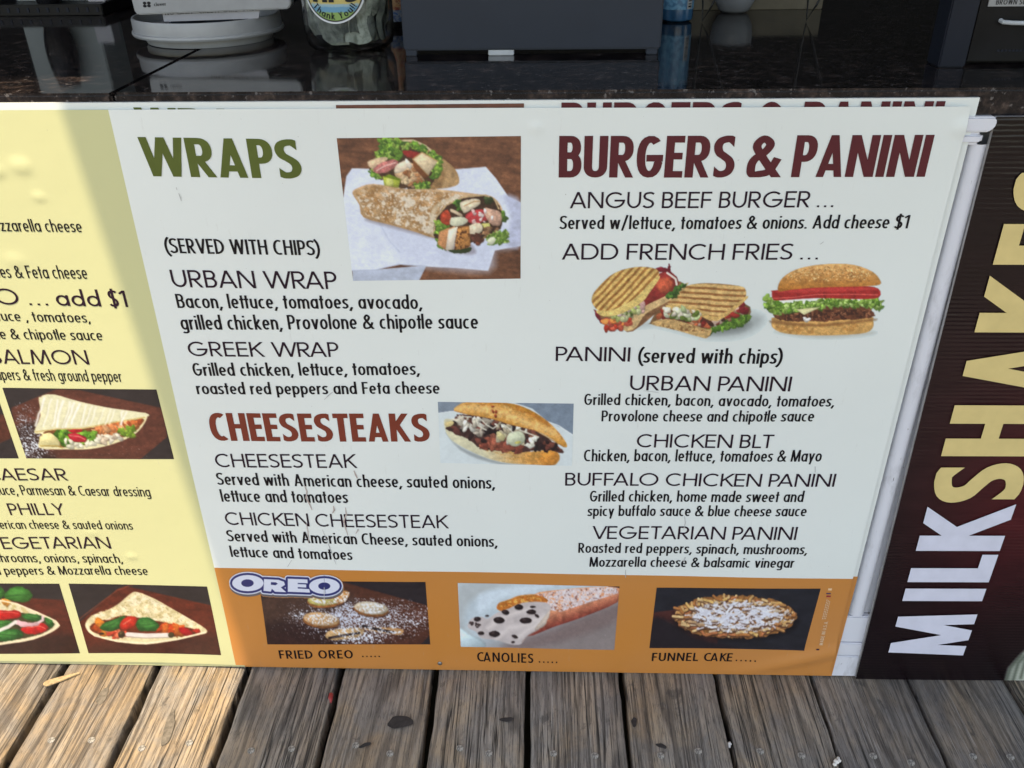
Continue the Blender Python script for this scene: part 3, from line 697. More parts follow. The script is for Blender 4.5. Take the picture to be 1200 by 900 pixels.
_bumps = [(onwall(628, 150), .007, .0012), (onwall(1128, 150), .011, .0022), (onwall(25, 195), .011, .0020), (onwall(46, 231), .007, .0014), (onwall(-6, 200), .010, .002), (onwall(18, 306), .012, .0012), (onwall(154, 653), .007, .0014), (onwall(107, 625), .009, .001)]
def D(x, z):
    d = _Dold(x, z)
    for (bx, bz), r, h in _bumps: d = d-h*np.exp(-(((x-bx)/r)**2+((z-bz)/(r*.8))**2)**1.4)
    return d
line.__defaults__ = tuple(D if q is _Dold else q for q in line.__defaults__); Pic.build.__defaults__ = tuple(D if q is _Dold else q for q in Pic.build.__defaults__)
# front sheet
dt = onwall(127, 128.8); db = onwall(277, 778); st_ = onwall(1138, 124.5); sb = onwall(972, 786)
zl = dt[1]+.0002; ZB = .0125
def divx(z): return dt[0]+(db[0]-dt[0])*(dt[1]-z)/(dt[1]-db[1])
ob0 = onwall(252, 665.6); ob1 = onwall(1000, 678)
rx = lambda z: st_[0]
ye = grid([(XL, zl), (dt[0], zl), (divx(ZB), ZB), (XL, ZB)], 'yellow_print', M_['yellow'])
wh = grid([(dt[0], zl), (st_[0], st_[1]), (st_[0], ob1[1]), (divx(ob0[1]), ob0[1])], 'white_print', M_['white'])
orr = grid([(divx(ob0[1]), ob0[1]), (st_[0], ob1[1]), (st_[0], ZB), (divx(ZB), ZB)], 'orange_print', M_['orange'])
# the older print on the backing panel, seen as a rim round the sheet
dx = onwall(287, 787)[0]
bo = .0036
quadprism([(XL, ZB+.03), (dx, ZB+.03), (dx, .0022), (XL, .0022)], bo, bo+.0005).build('rim_print', M_['yellow'], bd)
quadprism([(dx+.0002, ZB+.03), (ob1[0]-.03, ZB+.03), (ob1[0]-.03, .0022), (dx+.0002, .0022)], bo, bo+.0005).build('rim_print', M_['orange'], bd)
quadprism([(ob1[0]-.0298, ob1[1]), (tr[0]-.0004, ob1[1]), (br[0]-.0004, .0022), (ob1[0]-.0298, .0022)], bo, bo+.0005).build('rim_print', M_['orange'], bd)
flat = lambda x, z: bo
line('WRAPS', 'bold', (154, 126.6), 172, (343, 175), M_['green'], bd, name='old_lettering', surf=flat)
line('BURGERS & PANINI', 'bold', (658, 121), 170, (1098, 169), M_['maroon'], bd, name='old_lettering', surf=flat)
p = Pic([(393, 124), (614, 122), (614, 130), (393, 132)], (0, 0), 1, bg=(105, 62, 48)); p.c *= (1+.5*(fbm(p.X/14, p.Y/2, 4)-.5))[:, None]; p.build(bd, 'old_picture', surf=flat, soften=0)
M_['screw'] = plain('screw_steel', (.25, .25, .25), .35, .1, 300, Metallic=.8)
for q in ((515.5, 776.5), (-40, 500)):
    x, z = onwall(*q); m = MB(); m.lathe([(.0001, -.0018), (.0022, -.0016), (.0034, -.0006), (.0036, .001)], n=16)
    m.v = [(a_, c_, b_) for a_, b_, c_ in m.v]; m.build('screw', M_['screw'], bd, smooth=True, loc=(x, float(D(x, z))-.0005, z))
K, PL = M_['black'], M_['plum']
T = lambda *a, **k: line(*a, parent=bd, **k)
T('WRAPS', 'bold', (160.6, 160.2), 206, (355, 209.5), M_['green'], name='heading')
T('(SERVED WITH CHIPS)', 'cond', (191, 278.5), 296, (376, 299), K)
T('URBAN WRAP', 'light', (198.6, 315.6), 336, (396, 338.5), PL)
T('Bacon, lettuce, tomatoes, avocado,', 'cond', (204.9, 344), 360.5, (495, 362), K)
T('grilled chicken, Provolone & chipotle sauce', 'cond', (209.5, 369), 386, (560.5, 385), K)
T('GREEK WRAP', 'light', (218.4, 399.8), 417, (398, 418), PL)
T('Grilled chicken, lettuce, tomatoes,', 'cond', (224.3, 425), 440, (492, 439.5), K)
T('roasted red peppers and Feta cheese', 'cond', (228.5, 447.5), 461.5, (515.5, 461.8), K)
T('CHEESESTEAKS', 'bold', (242.5, 483.2), 515.8, (504, 518), M_['brick'], name='heading')
T('CHEESESTEAK', 'light', (250.5, 531), 547, (419, 548), PL)
T('Served with American cheese, sauted onions,', 'cond', (252.5, 553.4), 567.6, (580, 573), K)
T('lettuce and tomatoes', 'cond', (257, 573.3), 587.5, (408.5, 589), K)
T('CHICKEN CHEESESTEAK', 'light', (262.0, 599.8), 615, (526, 619.2), PL)
T('Served with American Cheese, sauted onions,', 'cond', (264.3, 621), 634.2, (583, 641), K)
T('lettuce and tomatoes', 'cond', (268.2, 639.8), 652.6, (413.5, 656), K)
T('BURGERS & PANINI', 'bold', (655.4, 159.3), 208, (1083.5, 207), M_['maroon'], name='heading')
T('ANGUS BEEF BURGER ...', 'light', (668, 225), 244, (976, 242.7), PL)
T('Served w/lettuce, tomatoes & onions. Add cheese $1', 'cond', (656.2, 252.8), 268.3, (1063.5, 267.6), K)
T('ADD FRENCH FRIES ...', 'light', (658.5, 285.3), 304, (958, 304), PL)
T('PANINI', 'light', (651.4, 406.2), 423, (738, 423.8), PL)
T('(served with chips)', 'cond', (748.6, 407.5), 425, (915.8, 426), K)
T('URBAN PANINI', 'light', (739, 440.2), 457.5, (925.5, 458.3), PL)
T('Grilled chicken, bacon, avocado, tomatoes,', 'cond', (685, 461.8), 475, (977, 476.3), K)
T('Provolone cheese and chipotle sauce', 'cond', (705.4, 481.5), 494.3, (953, 493.6), K)
T('CHICKEN BLT', 'light', (747, 509), 524.7, (905, 524.7), PL)
T('Chicken, bacon, lettuce, tomatoes & Mayo', 'cond', (684.6, 527.5), 541, (961.8, 540.5), K)
T('BUFFALO CHICKEN PANINI', 'light', (662.5, 554.3), 569.2, (977, 570), PL)
T('Grilled chicken, home made sweet and', 'cond', (691.6, 575.2), 587.8, (940.6, 587.6), K)
T('spicy buffalo sauce & blue cheese sauce', 'cond', (689, 592.4), 604.6, (944, 604.2), K)
T('VEGETARIAN PANINI', 'light', (694.6, 616.2), 631.2, (932, 631.7), PL)
T('Roasted red peppers, spinach, mushrooms,', 'cond', (678, 635.8), 647.3, (945, 648.6), K)
T('Mozzarella cheese & balsamic vinegar', 'cond', (691, 652.2), 663.6, (929.5, 664.2), K)
T('FRIED OREO', 'cap', (326.8, 760), 769.4, (414.5, 769.9), K, name='caption'); T('.....', 'cap', (423.4, 757.5), 768.6, (445.5, 768.8), K, name='caption')
T('CANOLIES', 'cap', (559, 763.5), 774.2, (625, 776), K, name='caption'); T('.....', 'cap', (631.5, 763), 775.6, (653, 776), K, name='caption')
T('FUNNEL CAKE', 'cap', (764.5, 764.8), 774.3, (857.5, 775.2), K, name='caption'); T('.....', 'cap', (864, 763), 774.8, (885.5, 775), K, name='caption')
T('zzarella cheese', 'condl', (-2.5, 256.5), 270.8, (97.3, 272), K, prefix='Mo')
T('es & Feta cheese', 'condl', (-3, 310.5), 325.6, (103.6, 326.8), K, prefix='tomato')
T('O ... add $1', 'light', (-10, 337.8), 357, (150.5, 359.6), PL, prefix='AVOCAD')
T('uce , tomatoes,', 'condl', (-1.5, 364), 376, (106.5, 378), K, prefix='lett')
T('e & chipotle sauce', 'condl', (-3, 385), 397.3, (121.3, 398.6), K, prefix='Provolon')
T('ALMON', 'light', (-1, 409.5), 426.3, (105.5, 426.8), PL, prefix='S')
T('pers & fresh ground pepper', 'condl', (-1, 432), 445.2, (144.3, 447), K, prefix='ca')
T('AESAR', 'light', (-3, 548.6), 562.8, (80.5, 562.9), PL, prefix='C')
T('uce, Parmesan & Caesar dressing', 'condl', (-3, 568.2), 579.8, (177.5, 581.4), K, prefix='sa')
T('PHILLY', 'light', (7, 589.8), 603.6, (77.5, 603.8), PL)
T('erican cheese & sauted onions', 'condl', (-3, 609.5), 619.7, (156.3, 620.8), K, prefix='Am')
T('EGETARIAN', 'light', (-1.5, 629.4), 643.3, (130.5, 643.4), PL, prefix='V')
T('hrooms, onions, spinach,', 'condl', (-2, 648.3), 658.7, (144, 660.3), K, prefix='mus')
T('peppers & Mozzarella cheese', 'condl', (2.4, 663.2), 673.4, (173.9, 674.4), K, prefix='red ')
# small upright credit line in the orange band
x0, z0 = onwall(959.5, 755); x1, z1 = onwall(965.5, 727); it, w_ = layout('MADE IN U.S.A.', 'cap'); h_ = .0052; M_['tiny'] = ink('pale_ink', (214, 190, 160))
text_mesh('caption', it, M_['tiny'], bd, lambda a, b, s: (x0+h_*(1-b), float(D(x0, z0+a/w_*(z1-z0)))-EPS-s*2e-5, z0+a/w_*(z1-z0)))
for k in range(3):
    xa_ = onwall(966, 724)[0]+.0012-k*.0022; m = MB(); za, zb2 = onwall(966, 725)[1], onwall(971, 703-k)[1]
    n = 9
    for q in range(n): u0 = za+(zb2-za)*q/n; m.add([(xa_+dx_, float(D(xa_, u0))-EPS, z_) for dx_, z_ in ((0, u0), (.0009, u0), (.0009, u0+(zb2-za)/n*.7), (0, u0+(zb2-za)/n*.7))], [(0, 1, 2, 3)])
    m.build('fine_print', M_['tiny'], bd)
for (u, v), c, w_, h2 in (((970.5, 699), (150, 50, 56), .0062, .0030), ((970.5, 695.5), (60, 50, 90), .0062, .0022), ((972, 691), (226, 190, 150), .0052, .0038), ((957.5, 760), (48, 28, 60), .0042, .0026)):
    x_, z_ = onwall(u, v); m = MB(); m.add([(x_+a_, float(D(x_, z_))-EPS, z_+b_) for a_, b_ in ((-w_/2, 0), (w_/2, 0), (w_/2, h2), (-w_/2, h2))], [(0, 1, 2, 3)]); m.build('printed_mark', ink('mark_ink', c), bd)
# scuffs and scratches
M_['scuff'] = plain('brown_scuff', (.45, .37, .34), .7, .1, 90); M_['scr'] = plain('grey_scratch', (.45, .46, .46), .6, .1, 90)
def scratch(P, wpx, mat, name='scuff'):
    q = [onwall(*p) for p in P]; m = MB(); n = len(q); vs = []
    for i, (x, z) in enumerate(q):
        a_, b_ = q[max(0, i-1)], q[min(n-1, i+1)]; t = np.array([b_[0]-a_[0], b_[1]-a_[1]]); t = t/np.hypot(*t)
        wd = wpx/1700*(.25+math.sin(math.pi*(i+.4)/(n-.2)))
        for s_ in (-1, 1): xx, zz = x-t[1]*wd*s_, z+t[0]*wd*s_; vs.append((xx, float(D(xx, zz))-EPS*1.7, zz))
    m.add(vs, [(2*i, 2*i+1, 2*i+3, 2*i+2) for i in range(n-1)]); m.build(name, mat, bd)
for P, w_ in [([(357, 568), (360, 575), (359, 583), (363, 590), (366, 597)], 1.5), ([(391, 592), (392, 597), (390, 601)], 1.6), ([(405, 594), (406, 602), (403, 610), (405, 618), (408, 627)], 1.3), ([(421, 620), (417, 625), (420, 619)], 1.1), ([(359, 612), (361, 622), (362, 636)], .9), ([(415, 551), (417, 556), (419, 560)], 1.6)]: scratch(P, w_, M_['scuff'])
for P, w_ in [([(380, 468), (385, 463), (390, 459)], .8), ([(210, 226), (212, 231), (213, 235)], .8), ([(207, 219), (208, 222)], .8), ([(378, 620), (386, 640), (394, 661)], .7), ([(337, 664), (342, 656)], .6), ([(955, 546), (955, 553)], .8), ([(802, 604), (803, 612), (801, 620)], .8), ([(803, 652), (801, 657)], 1.6), ([(754, 458), (765, 459), (772, 460)], .6), ([(961, 286), (965, 283)], .6), ([(733, 667), (733, 676)], .9), ([(380, 688), (380, 702)], .9)]: scratch(P, w_, M_['scr'], 'scratch')
# ================================================================ the printed food pictures
def leafy(p, P, n, r0, r1, seed, cols=((96, 140, 52), (130, 170, 66), (70, 112, 44), (160, 190, 92))): p.bits(P, cols[:3], int(n*.9), r0*.9, r1, seed, asp=1.3, jag=.5); p.bits(P, cols, int(n*2.6), max(3, r0*.34), r1*.5, seed+50, asp=1.7, jag=.5, soft=2)
def wood_bg(c0, c1, sx, sy, seed):
    c0, c1 = np.array(c0, float), np.array(c1, float)
    return lambda X, Y: c0+(c1-c0)*fbm(X/sx, Y/sy, seed, 5)[:, None]
# --- wraps on white paper over a brown table
p = Pic([(394.4, 162.2), (610.4, 159.6), (610, 326.2), (413.8, 328.9)], (380, 140), 4.5, .8)
al = np.arange(len(p.X))
p.apply(al, np.ones(len(al)), lambda X, Y: np.array([52., 30, 24])+(np.array([172., 112, 78])-np.array([52., 30, 24]))*(.6*fbm(X/160+Y/400, (Y-X*.12)/26, 3, 5)+.4*fbm(X/60, Y/60, 9, 4))[:, None])
paper = [(98, 425), (116, 300), (146, 258), (300, 262), (500, 256), (700, 262), (852, 250), (905, 310), (970, 405), (1042, 440), (1042, 665), (900, 690), (865, 797), (700, 782), (545, 775), (400, 765), (270, 792), (140, 797)]
p.fill([(148, 790), (300, 788), (540, 768), (500, 850), (490, 862), (150, 862)], (178, 188, 206), smooth=False, nz=(.10, 60, 3, 20))
p.fill(paper, (216, 224, 240), smooth=False, nz=(.05, 90, 2, 60))
p.fill([(300, 540), (350, 640), (420, 740), (545, 775), (865, 797), (900, 690), (1000, 668), (1042, 560), (900, 560), (640, 640)], (200, 208, 228), soft=60, nz=(.06, 70, 5), op=.8)
p.fill([(950, 400), (1042, 440), (1042, 660), (960, 660), (985, 520)], (176, 182, 206), soft=25, nz=(.12, 30, 6), op=.8)
p.stroke([(290, 545), (345, 640), (400, 700)], 3, (180, 190, 212), soft=10); p.stroke([(545, 772), (390, 762), (275, 792), (148, 796)], 3, (168, 178, 198), soft=5)
p.fill([(215, 530), (330, 565), (480, 605), (600, 640), (640, 690), (760, 712), (800, 690), (700, 610), (300, 500)], (120, 110, 120), soft=16, op=.55)
# far wrap
p.fill([(390, 112), (470, 108), (540, 140), (620, 200), (690, 262), (712, 322), (690, 350), (600, 366), (545, 362), (590, 250), (520, 170), (400, 140)], (160, 122, 82), nz=(.25, 34, 4))
p.fill([(600, 205), (665, 245), (706, 310), (690, 345), (620, 360), (640, 290)], (186, 150, 108), soft=16, nz=(.2, 20, 8, 60), op=.8)
p.stroke([(392, 113), (470, 111), (535, 140), (600, 200)], 9, (214, 196, 160), nz=(.2, 10, 2))
p.fill([(235, 225), (300, 190), (330, 130), (420, 130), (520, 160), (585, 210), (590, 300), (540, 355), (430, 365), (330, 330), (255, 290)], (72, 48, 34), rag=8, nz=(.4, 16, 4))
leafy(p, [(286, 110), (380, 100), (400, 150), (380, 200), (300, 200)], 26, 14, 26, 3)
leafy(p, [(270, 175), (330, 165), (330, 215), (270, 215)], 9, 10, 18, 5); leafy(p, [(400, 120), (520, 135), (600, 190), (625, 235), (590, 320), (560, 310), (585, 220), (500, 160), (410, 160)], 34, 9, 17, 8)
leafy(p, [(232, 260), (262, 262), (300, 310), (255, 315)], 7, 8, 15, 9)
p.fill([(415, 165), (470, 168), (505, 180), (480, 208), (430, 195)], (150, 44, 40), nz=(.2, 20, 3))
p.fill([(228, 225), (290, 200), (335, 205), (300, 240), (255, 262)], (214, 182, 148), nz=(.14, 14, 3))
p.fill([(255, 265), (300, 228), (370, 212), (392, 235), (340, 275), (280, 285)], (206, 122, 116), nz=(.25, 12, 4)); p.stroke([(275, 270), (320, 245), (375, 228)], 6, (236, 196, 186))
p.fill([(370, 285), (430, 250), (450, 225), (480, 240), (520, 300), (530, 335), (470, 360), (410, 330)], (208, 168, 130), nz=(.25, 18, 6)); p.bits([(380, 290), (480, 260), (520, 340), (420, 350)], [(150, 92, 56), (220, 190, 150), (176, 120, 80)], 18, 7, 15, 4)
p.fill([(385, 235), (440, 215), (452, 245), (400, 280), (368, 280)], (232, 212, 186), nz=(.1, 14, 6)); p.fill([(430, 205), (462, 240), (450, 262), (428, 230)], (238, 224, 206))
p.fill([(465, 210), (515, 172), (598, 222), (548, 296)], (222, 198, 162), smooth=False, nz=(.12, 24, 7)); p.stroke([(466, 211), (548, 297)], 5, (166, 118, 74)); p.stroke([(466, 210), (515, 174), (598, 222)], 6, (196, 150, 100)); p.fill([(465, 215), (548, 298), (530, 318), (470, 250)], (128, 74, 44), soft=4, smooth=False)
p.fill([(308, 302), (345, 290), (404, 315), (392, 362), (318, 355)], (172, 182, 70), smooth=False, nz=(.1, 15, 3)); p.fill([(308, 302), (345, 290), (404, 315), (395, 322), (340, 308)], (112, 138, 36), smooth=False); p.fill([(330, 312), (362, 318), (362, 352), (326, 348)], (206, 208, 118), soft=6)
leafy(p, [(470, 335), (550, 330), (555, 365), (480, 375)], 12, 9, 16, 12)
# near wrap
p.fill([(148, 388), (180, 360), (260, 340), (420, 366), (600, 368), (800, 392), (880, 404), (925, 445), (940, 500), (900, 600), (780, 640), (590, 626), (480, 592), (350, 556), (208, 516), (185, 450)], lambda X, Y: np.array([188., 150, 110])+np.array([26., 24, 24])*np.clip((470-Y)/110+(X-350)/900, -1.6, 1)[:, None], nz=(.17, 42, 3))
body = [(160, 380), (260, 350), (420, 370), (600, 378), (740, 400), (640, 450), (585, 530), (575, 610), (480, 580), (350, 545), (220, 505), (190, 440)]
p.over(body, (224, 212, 194), .50, 26, 4, op=.85); p.over(body, (158, 110, 62), .56, 40, 8, op=.7); p.over(body, (232, 222, 206), .60, 9, 14, op=.8); p.over(body, (140, 100, 66), .66, 10, 17, op=.5)
p.fill([(150, 385), (262, 345), (420, 366), (330, 378), (200, 400)], (170, 132, 92), soft=14, op=.5)
p.fill([(560, 500), (600, 440), (700, 405), (600, 470), (575, 560), (585, 615), (560, 600)], (212, 196, 168), soft=8, op=.7)
p.fill([(577, 592), (590, 515), (645, 450), (735, 412), (850, 404), (912, 440), (940, 505), (930, 575), (860, 610), (770, 650), (610, 640)], (62, 40, 30), rag=5, nz=(.4, 14, 4))
p.stroke([(578, 600), (590, 515), (645, 450), (735, 410), (850, 398), (900, 425), (920, 470)], 8, (200, 168, 126), nz=(.15, 12, 3))
leafy(p, [(585, 540), (650, 530), (650, 585), (600, 610)], 14, 10, 20, 21); leafy(p, [(688, 440), (715, 425), (735, 480), (705, 485)], 6, 9, 16, 23, ((52, 90, 36), (80, 130, 50)))
p.bits([(840, 410), (885, 415), (870, 440), (835, 435)], [(46, 60, 32), (70, 90, 50)], 8, 7, 13, 5); p.bits([(930, 490), (958, 490), (955, 530), (925, 530)], [(60, 90, 40), (90, 130, 50)], 8, 7, 13, 6)
p.fill([(715, 440), (760, 422), (815, 418), (822, 445), (770, 478), (735, 490)], (222, 206, 178), nz=(.16, 16, 4)); p.stroke([(740, 455), (790, 432), (820, 430)], 5, (190, 142, 96)); p.fill([(615, 500), (650, 475), (670, 520), (660, 555), (620, 545)], (180, 66, 44), nz=(.2, 14, 4)); p.fill([(672, 470), (728, 500), (722, 512), (668, 486)], (214, 190, 158))
p.fill([(745, 505), (800, 475), (850, 478), (872, 520), (820, 545), (770, 548)], (196, 62, 66), nz=(.18, 16, 5)); p.fill([(840, 470), (900, 475), (935, 500), (925, 560), (870, 545)], (204, 160, 138), nz=(.25, 10, 7)); p.bits([(765, 480), (900, 480), (880, 540), (770, 545)], [(238, 220, 214), (232, 190, 186)], 12, 5, 11, 9)
p.fill([(668, 520), (720, 512), (760, 530), (730, 556), (670, 560)], (214, 214, 186), nz=(.12, 10, 3)); p.fill([(765, 558), (820, 545), (835, 585), (790, 612), (762, 595)], (224, 208, 180), nz=(.12, 12, 3)); p.fill([(828, 548), (870, 545), (882, 575), (850, 585)], (200, 194, 116), smooth=False)
p.bits([(770, 610), (840, 610), (830, 660), (770, 660)], [(122, 66, 50), (160, 90, 66), (90, 50, 40)], 12, 8, 16, 11); p.bits([(835, 575), (930, 570), (900, 610), (840, 610)], [(128, 90, 64), (170, 130, 96)], 12, 6, 13, 13)
leafy(p, [(850, 620), (930, 590), (975, 600), (965, 650), (880, 665)], 22, 8, 16, 31, ((120, 160, 70), (160, 190, 100), (90, 130, 50))); p.fill([(858, 640), (885, 618), (905, 632), (885, 662)], (216, 220, 190))
leafy(p, [(590, 625), (640, 650), (640, 685), (600, 660)], 8, 7, 13, 33)
p.fill([(606, 592), (650, 572), (690, 562), (680, 700), (630, 682), (598, 655)], (206, 142, 96), smooth=False, nz=(.2, 18, 4)); p.fill([(655, 580), (705, 562), (690, 640), (676, 698), (640, 685)], (236, 220, 200), smooth=False, nz=(.06, 20, 5)); p.fill([(705, 562), (765, 562), (772, 665), (735, 690), (684, 692)], (190, 128, 72), smooth=False, nz=(.3, 14, 6)); p.over([(705, 562), (765, 562), (772, 665), (735, 690), (684, 692)], (92, 52, 28), .56, 9, 4)
p.fill([(655, 688), (720, 684), (775, 672), (765, 698), (690, 705)], (44, 62, 34), rag=3)
p.build(bd, 'food_picture', 1.04, label='square picture of two cut chicken wraps on white paper')
# --- cheesesteak roll
p = Pic([(513, 471.4), (672.3, 473.5), (670.2, 546.3), (516, 543)], (500, 460), 6.316, .7, bg=(210, 221, 221))
p.c[:] = p.col((208, 219, 221), np.arange(len(p.X)), (.03, 120, 2))
p.fill([(70, 60), (400, 66), (300, 130), (180, 142), (80, 156)], (126, 140, 154), smooth=False, nz=(.05, 40, 3)); p.fill([(600, 60), (1110, 60), (1100, 330), (1040, 285), (900, 220), (780, 120)], (118, 134, 150), smooth=False, nz=(.05, 60, 3))
p.stroke([(80, 156), (180, 142), (260, 138)], 5, (226, 232, 234)); p.stroke([(880, 212), (980, 250), (1082, 318)], 7, (226, 234, 236))
p.fill([(140, 300), (200, 370), (320, 440), (560, 520), (800, 542), (960, 552), (700, 556), (450, 515), (250, 430)], (120, 126, 128), soft=16, op=.6)
p.fill([(128, 210), (170, 198), (240, 230), (420, 330), (600, 430), (780, 440), (900, 425), (960, 440), (985, 480), (960, 530), (900, 543), (780, 536), (600, 525), (450, 490), (300, 425), (190, 360), (140, 290)], lambda X, Y: np.array([214., 208, 176])+(np.array([214., 150, 78])-np.array([214., 208, 176]))*np.clip((X-420)/360, 0, 1)[:, None], nz=(.08, 40, 4))
p.fill([(830, 470), (880, 440), (950, 436), (982, 480), (955, 530), (890, 540), (840, 515)], (212, 138, 62), soft=20, nz=(.1, 30, 4)); p.fill([(135, 225), (200, 215), (230, 250), (160, 270)], (206, 186, 132), soft=8)
p.over([(420, 400), (800, 430), (900, 500), (700, 520), (450, 450)], (196, 142, 74), .55, 40, 5, ky=14, op=.6)
p.fill([(135, 272), (200, 240), (205, 190), (260, 165), (500, 200), (800, 280), (930, 370), (1010, 432), (1005, 452), (900, 430), (800, 430), (680, 446), (540, 425), (405, 418), (330, 360), (240, 318)], (66, 42, 40), rag=10, ragk=20, nz=(.4, 20, 5))
inn = [(150, 265), (230, 190), (330, 180), (560, 220), (790, 290), (900, 370), (980, 430), (820, 418), (680, 430), (430, 405), (330, 350)]
p.bits(inn, [(120, 66, 56), (140, 82, 66), (88, 48, 44), (44, 28, 30), (36, 26, 30)], 120, 11, 24, 5, asp=1.7)
p.bits([(350, 330), (560, 350), (760, 400), (680, 440), (430, 412)], [(148, 78, 62), (128, 64, 52), (166, 92, 72)], 40, 12, 26, 6, asp=1.8)
p.bits([(205, 180), (330, 175), (500, 210), (460, 320), (330, 300), (230, 250)], [(204, 196, 178), (184, 172, 156), (220, 216, 204), (140, 128, 118)], 36, 8, 18, 7, asp=2.4)
p.bits([(500, 225), (600, 230), (800, 300), (850, 400), (640, 390), (520, 340)], [(206, 196, 160), (190, 176, 150), (216, 214, 200)], 26, 9, 22, 8, asp=2.0)
p.fill([(590, 340), (620, 300), (690, 290), (725, 320), (720, 370), (660, 402), (610, 385)], (198, 204, 176), nz=(.12, 22, 3)); p.fill([(515, 300), (540, 290), (580, 330), (570, 362), (530, 345)], (204, 192, 142), nz=(.1, 18, 3)); p.ell(675, 372, 24, 10, (206, 196, 110), -10)
for q in ([(235, 200), (270, 180), (330, 185)], [(400, 200), (440, 240), (490, 270), (520, 250)], [(560, 240), (600, 260), (640, 300)], [(690, 280), (740, 300), (820, 330)], [(370, 190), (380, 250), (440, 280)]): p.stroke(q, 9, (212, 208, 192), nz=(.15, 12, 2))
p.fill([(200, 134), (240, 92), (300, 72), (450, 68), (560, 74), (680, 96), (800, 150), (900, 220), (980, 300), (1038, 385), (1020, 408), (930, 350), (800, 282), (620, 240), (480, 196), (300, 165)], lambda X, Y: np.array([208., 148, 74])+np.array([30., 34, 40])*np.clip(1-np.abs((Y-60-(X-300)*.28*np.clip((X-300)/500, 0, 1))/90-.6)*1.6, -1, 1)[:, None], nz=(.10, 34, 4))
p.over([(240, 92), (450, 70), (680, 96), (900, 220), (1020, 370), (980, 300), (760, 170), (560, 100), (300, 100)], (184, 108, 44), .45, 40, 6, ky=20, op=.6); p.over([(260, 100), (560, 90), (800, 180), (960, 330), (800, 270), (500, 180)], (236, 196, 130), .55, 26, 9, op=.6)
p.stroke([(205, 138), (300, 164), (480, 196), (620, 240), (800, 282), (1015, 405)], 5, (170, 112, 60)); p.bits([(480, 90), (520, 92), (520, 185), (490, 185)], [(150, 60, 36)], 4, 6, 11, 3)
p.build(bd, 'food_picture', 1.04, label='picture of a cheesesteak roll over a grey and white backdrop')
# --- paninis and burger, cut out on white
p = Pic([(688, 303), (900, 303), (900, 400), (688, 400)], (680, 290), 3.243, .6, bg=(209, 220, 219), keep=True)
p.fill([(130, 300), (280, 290), (480, 340), (620, 330), (690, 285), (680, 255), (600, 250), (300, 290)], (150, 158, 158), soft=34, op=.75); p.fill([(480, 330), (600, 320), (650, 290), (610, 280), (480, 320)], (110, 116, 114), soft=24, op=.7)
p.fill([(265, 285), (300, 225), (340, 195), (400, 200), (620, 210), (640, 262), (560, 300), (510, 305), (480, 342), (380, 310), (270, 290)], (120, 88, 60), nz=(.3, 14, 5))
leafy(p, [(470, 290), (560, 270), (625, 240), (645, 262), (610, 295), (500, 318)], 40, 7, 14, 3, ((92, 140, 50), (120, 168, 66), (70, 116, 42)))
p.bits([(285, 265), (330, 225), (440, 250), (520, 270), (600, 215), (620, 240), (520, 290), (420, 300), (340, 292)], [(196, 100, 66), (150, 44, 40), (226, 190, 170), (222, 214, 192), (90, 50, 40), (204, 150, 112)], 70, 6, 13, 6, asp=2)
p.bits([(600, 190), (625, 215), (632, 250), (605, 240)], [(140, 34, 44)], 9, 6, 11, 4)
p.fill([(268, 290), (330, 270), (420, 290), (480, 310), (500, 312), (482, 342), (450, 338), (360, 312)], (196, 158, 106), nz=(.2, 8, 5)); p.over([(268, 290), (420, 290), (490, 320), (380, 316)], (140, 98, 60), .55, 7, 5)
def grill(p, P, base, bar, ang, pitch, w, seed, ph=0):
    ca, sa = math.cos(R(ang)), math.sin(R(ang)); b0, b1 = np.array(base, float), np.array(bar, float)
    p.fill(P, lambda X, Y: b0+(b1-b0)*(np.clip((w-np.abs(((X*sa-Y*ca+ph+fbm(X/40, Y/40, seed)*8) % pitch)-pitch/2))/3., 0, 1)*(.55+.45*fbm(X/12, Y/12, seed+3)))[:, None], nz=(.16, 14, seed))
grill(p, [(330, 212), (345, 185), (400, 145), (480, 134), (600, 144), (628, 160), (622, 195), (560, 240), (520, 272), (440, 240), (380, 222)], (216, 176, 116), (134, 82, 44), 4, 21, 6, 3)
p.fill([(335, 215), (440, 228), (520, 262), (628, 185), (622, 205), (520, 278), (440, 252), (380, 240), (330, 232)], (206, 168, 104), nz=(.15, 8, 4))
p.bits([(330, 225), (420, 235), (450, 250), (430, 275), (340, 262), (310, 250)], [(212, 216, 186), (190, 206, 150), (226, 216, 196), (96, 120, 50)], 30, 6, 12, 12)
p.fill([(50, 235), (90, 250), (180, 240), (300, 130), (400, 140), (330, 210), (200, 318), (150, 300), (100, 290)], (130, 90, 62), nz=(.3, 14, 6))
p.fill([(230, 220), (250, 170), (300, 100), (345, 90), (372, 125), (360, 160), (250, 230)], (142, 44, 42), nz=(.25, 14, 5)); p.fill([(285, 135), (320, 112), (350, 125), (345, 160), (310, 172)], (196, 88, 62), soft=8, nz=(.2, 10, 5))
p.fill([(285, 85), (300, 70), (330, 78), (338, 62), (345, 95), (318, 92)], (128, 28, 44), rag=5); p.stroke([(330, 95), (362, 118), (366, 140)], 8, (226, 216, 204))
p.fill([(240, 225), (330, 180), (400, 135), (405, 142), (340, 200), (250, 250), (215, 300), (180, 318), (160, 296)], (210, 176, 126), nz=(.2, 8, 6)); leafy(p, [(320, 185), (360, 160), (385, 135), (402, 140), (350, 190)], 14, 6, 11, 7, ((70, 110, 50), (90, 140, 60), (50, 90, 40)))
p.fill([(55, 235), (75, 258), (80, 288), (60, 262)], (120, 26, 44), rag=5); p.bits([(90, 280), (150, 260), (190, 250), (190, 290), (140, 308), (95, 310)], [(196, 60, 44), (222, 130, 70), (204, 90, 70)], 26, 6, 12, 8)
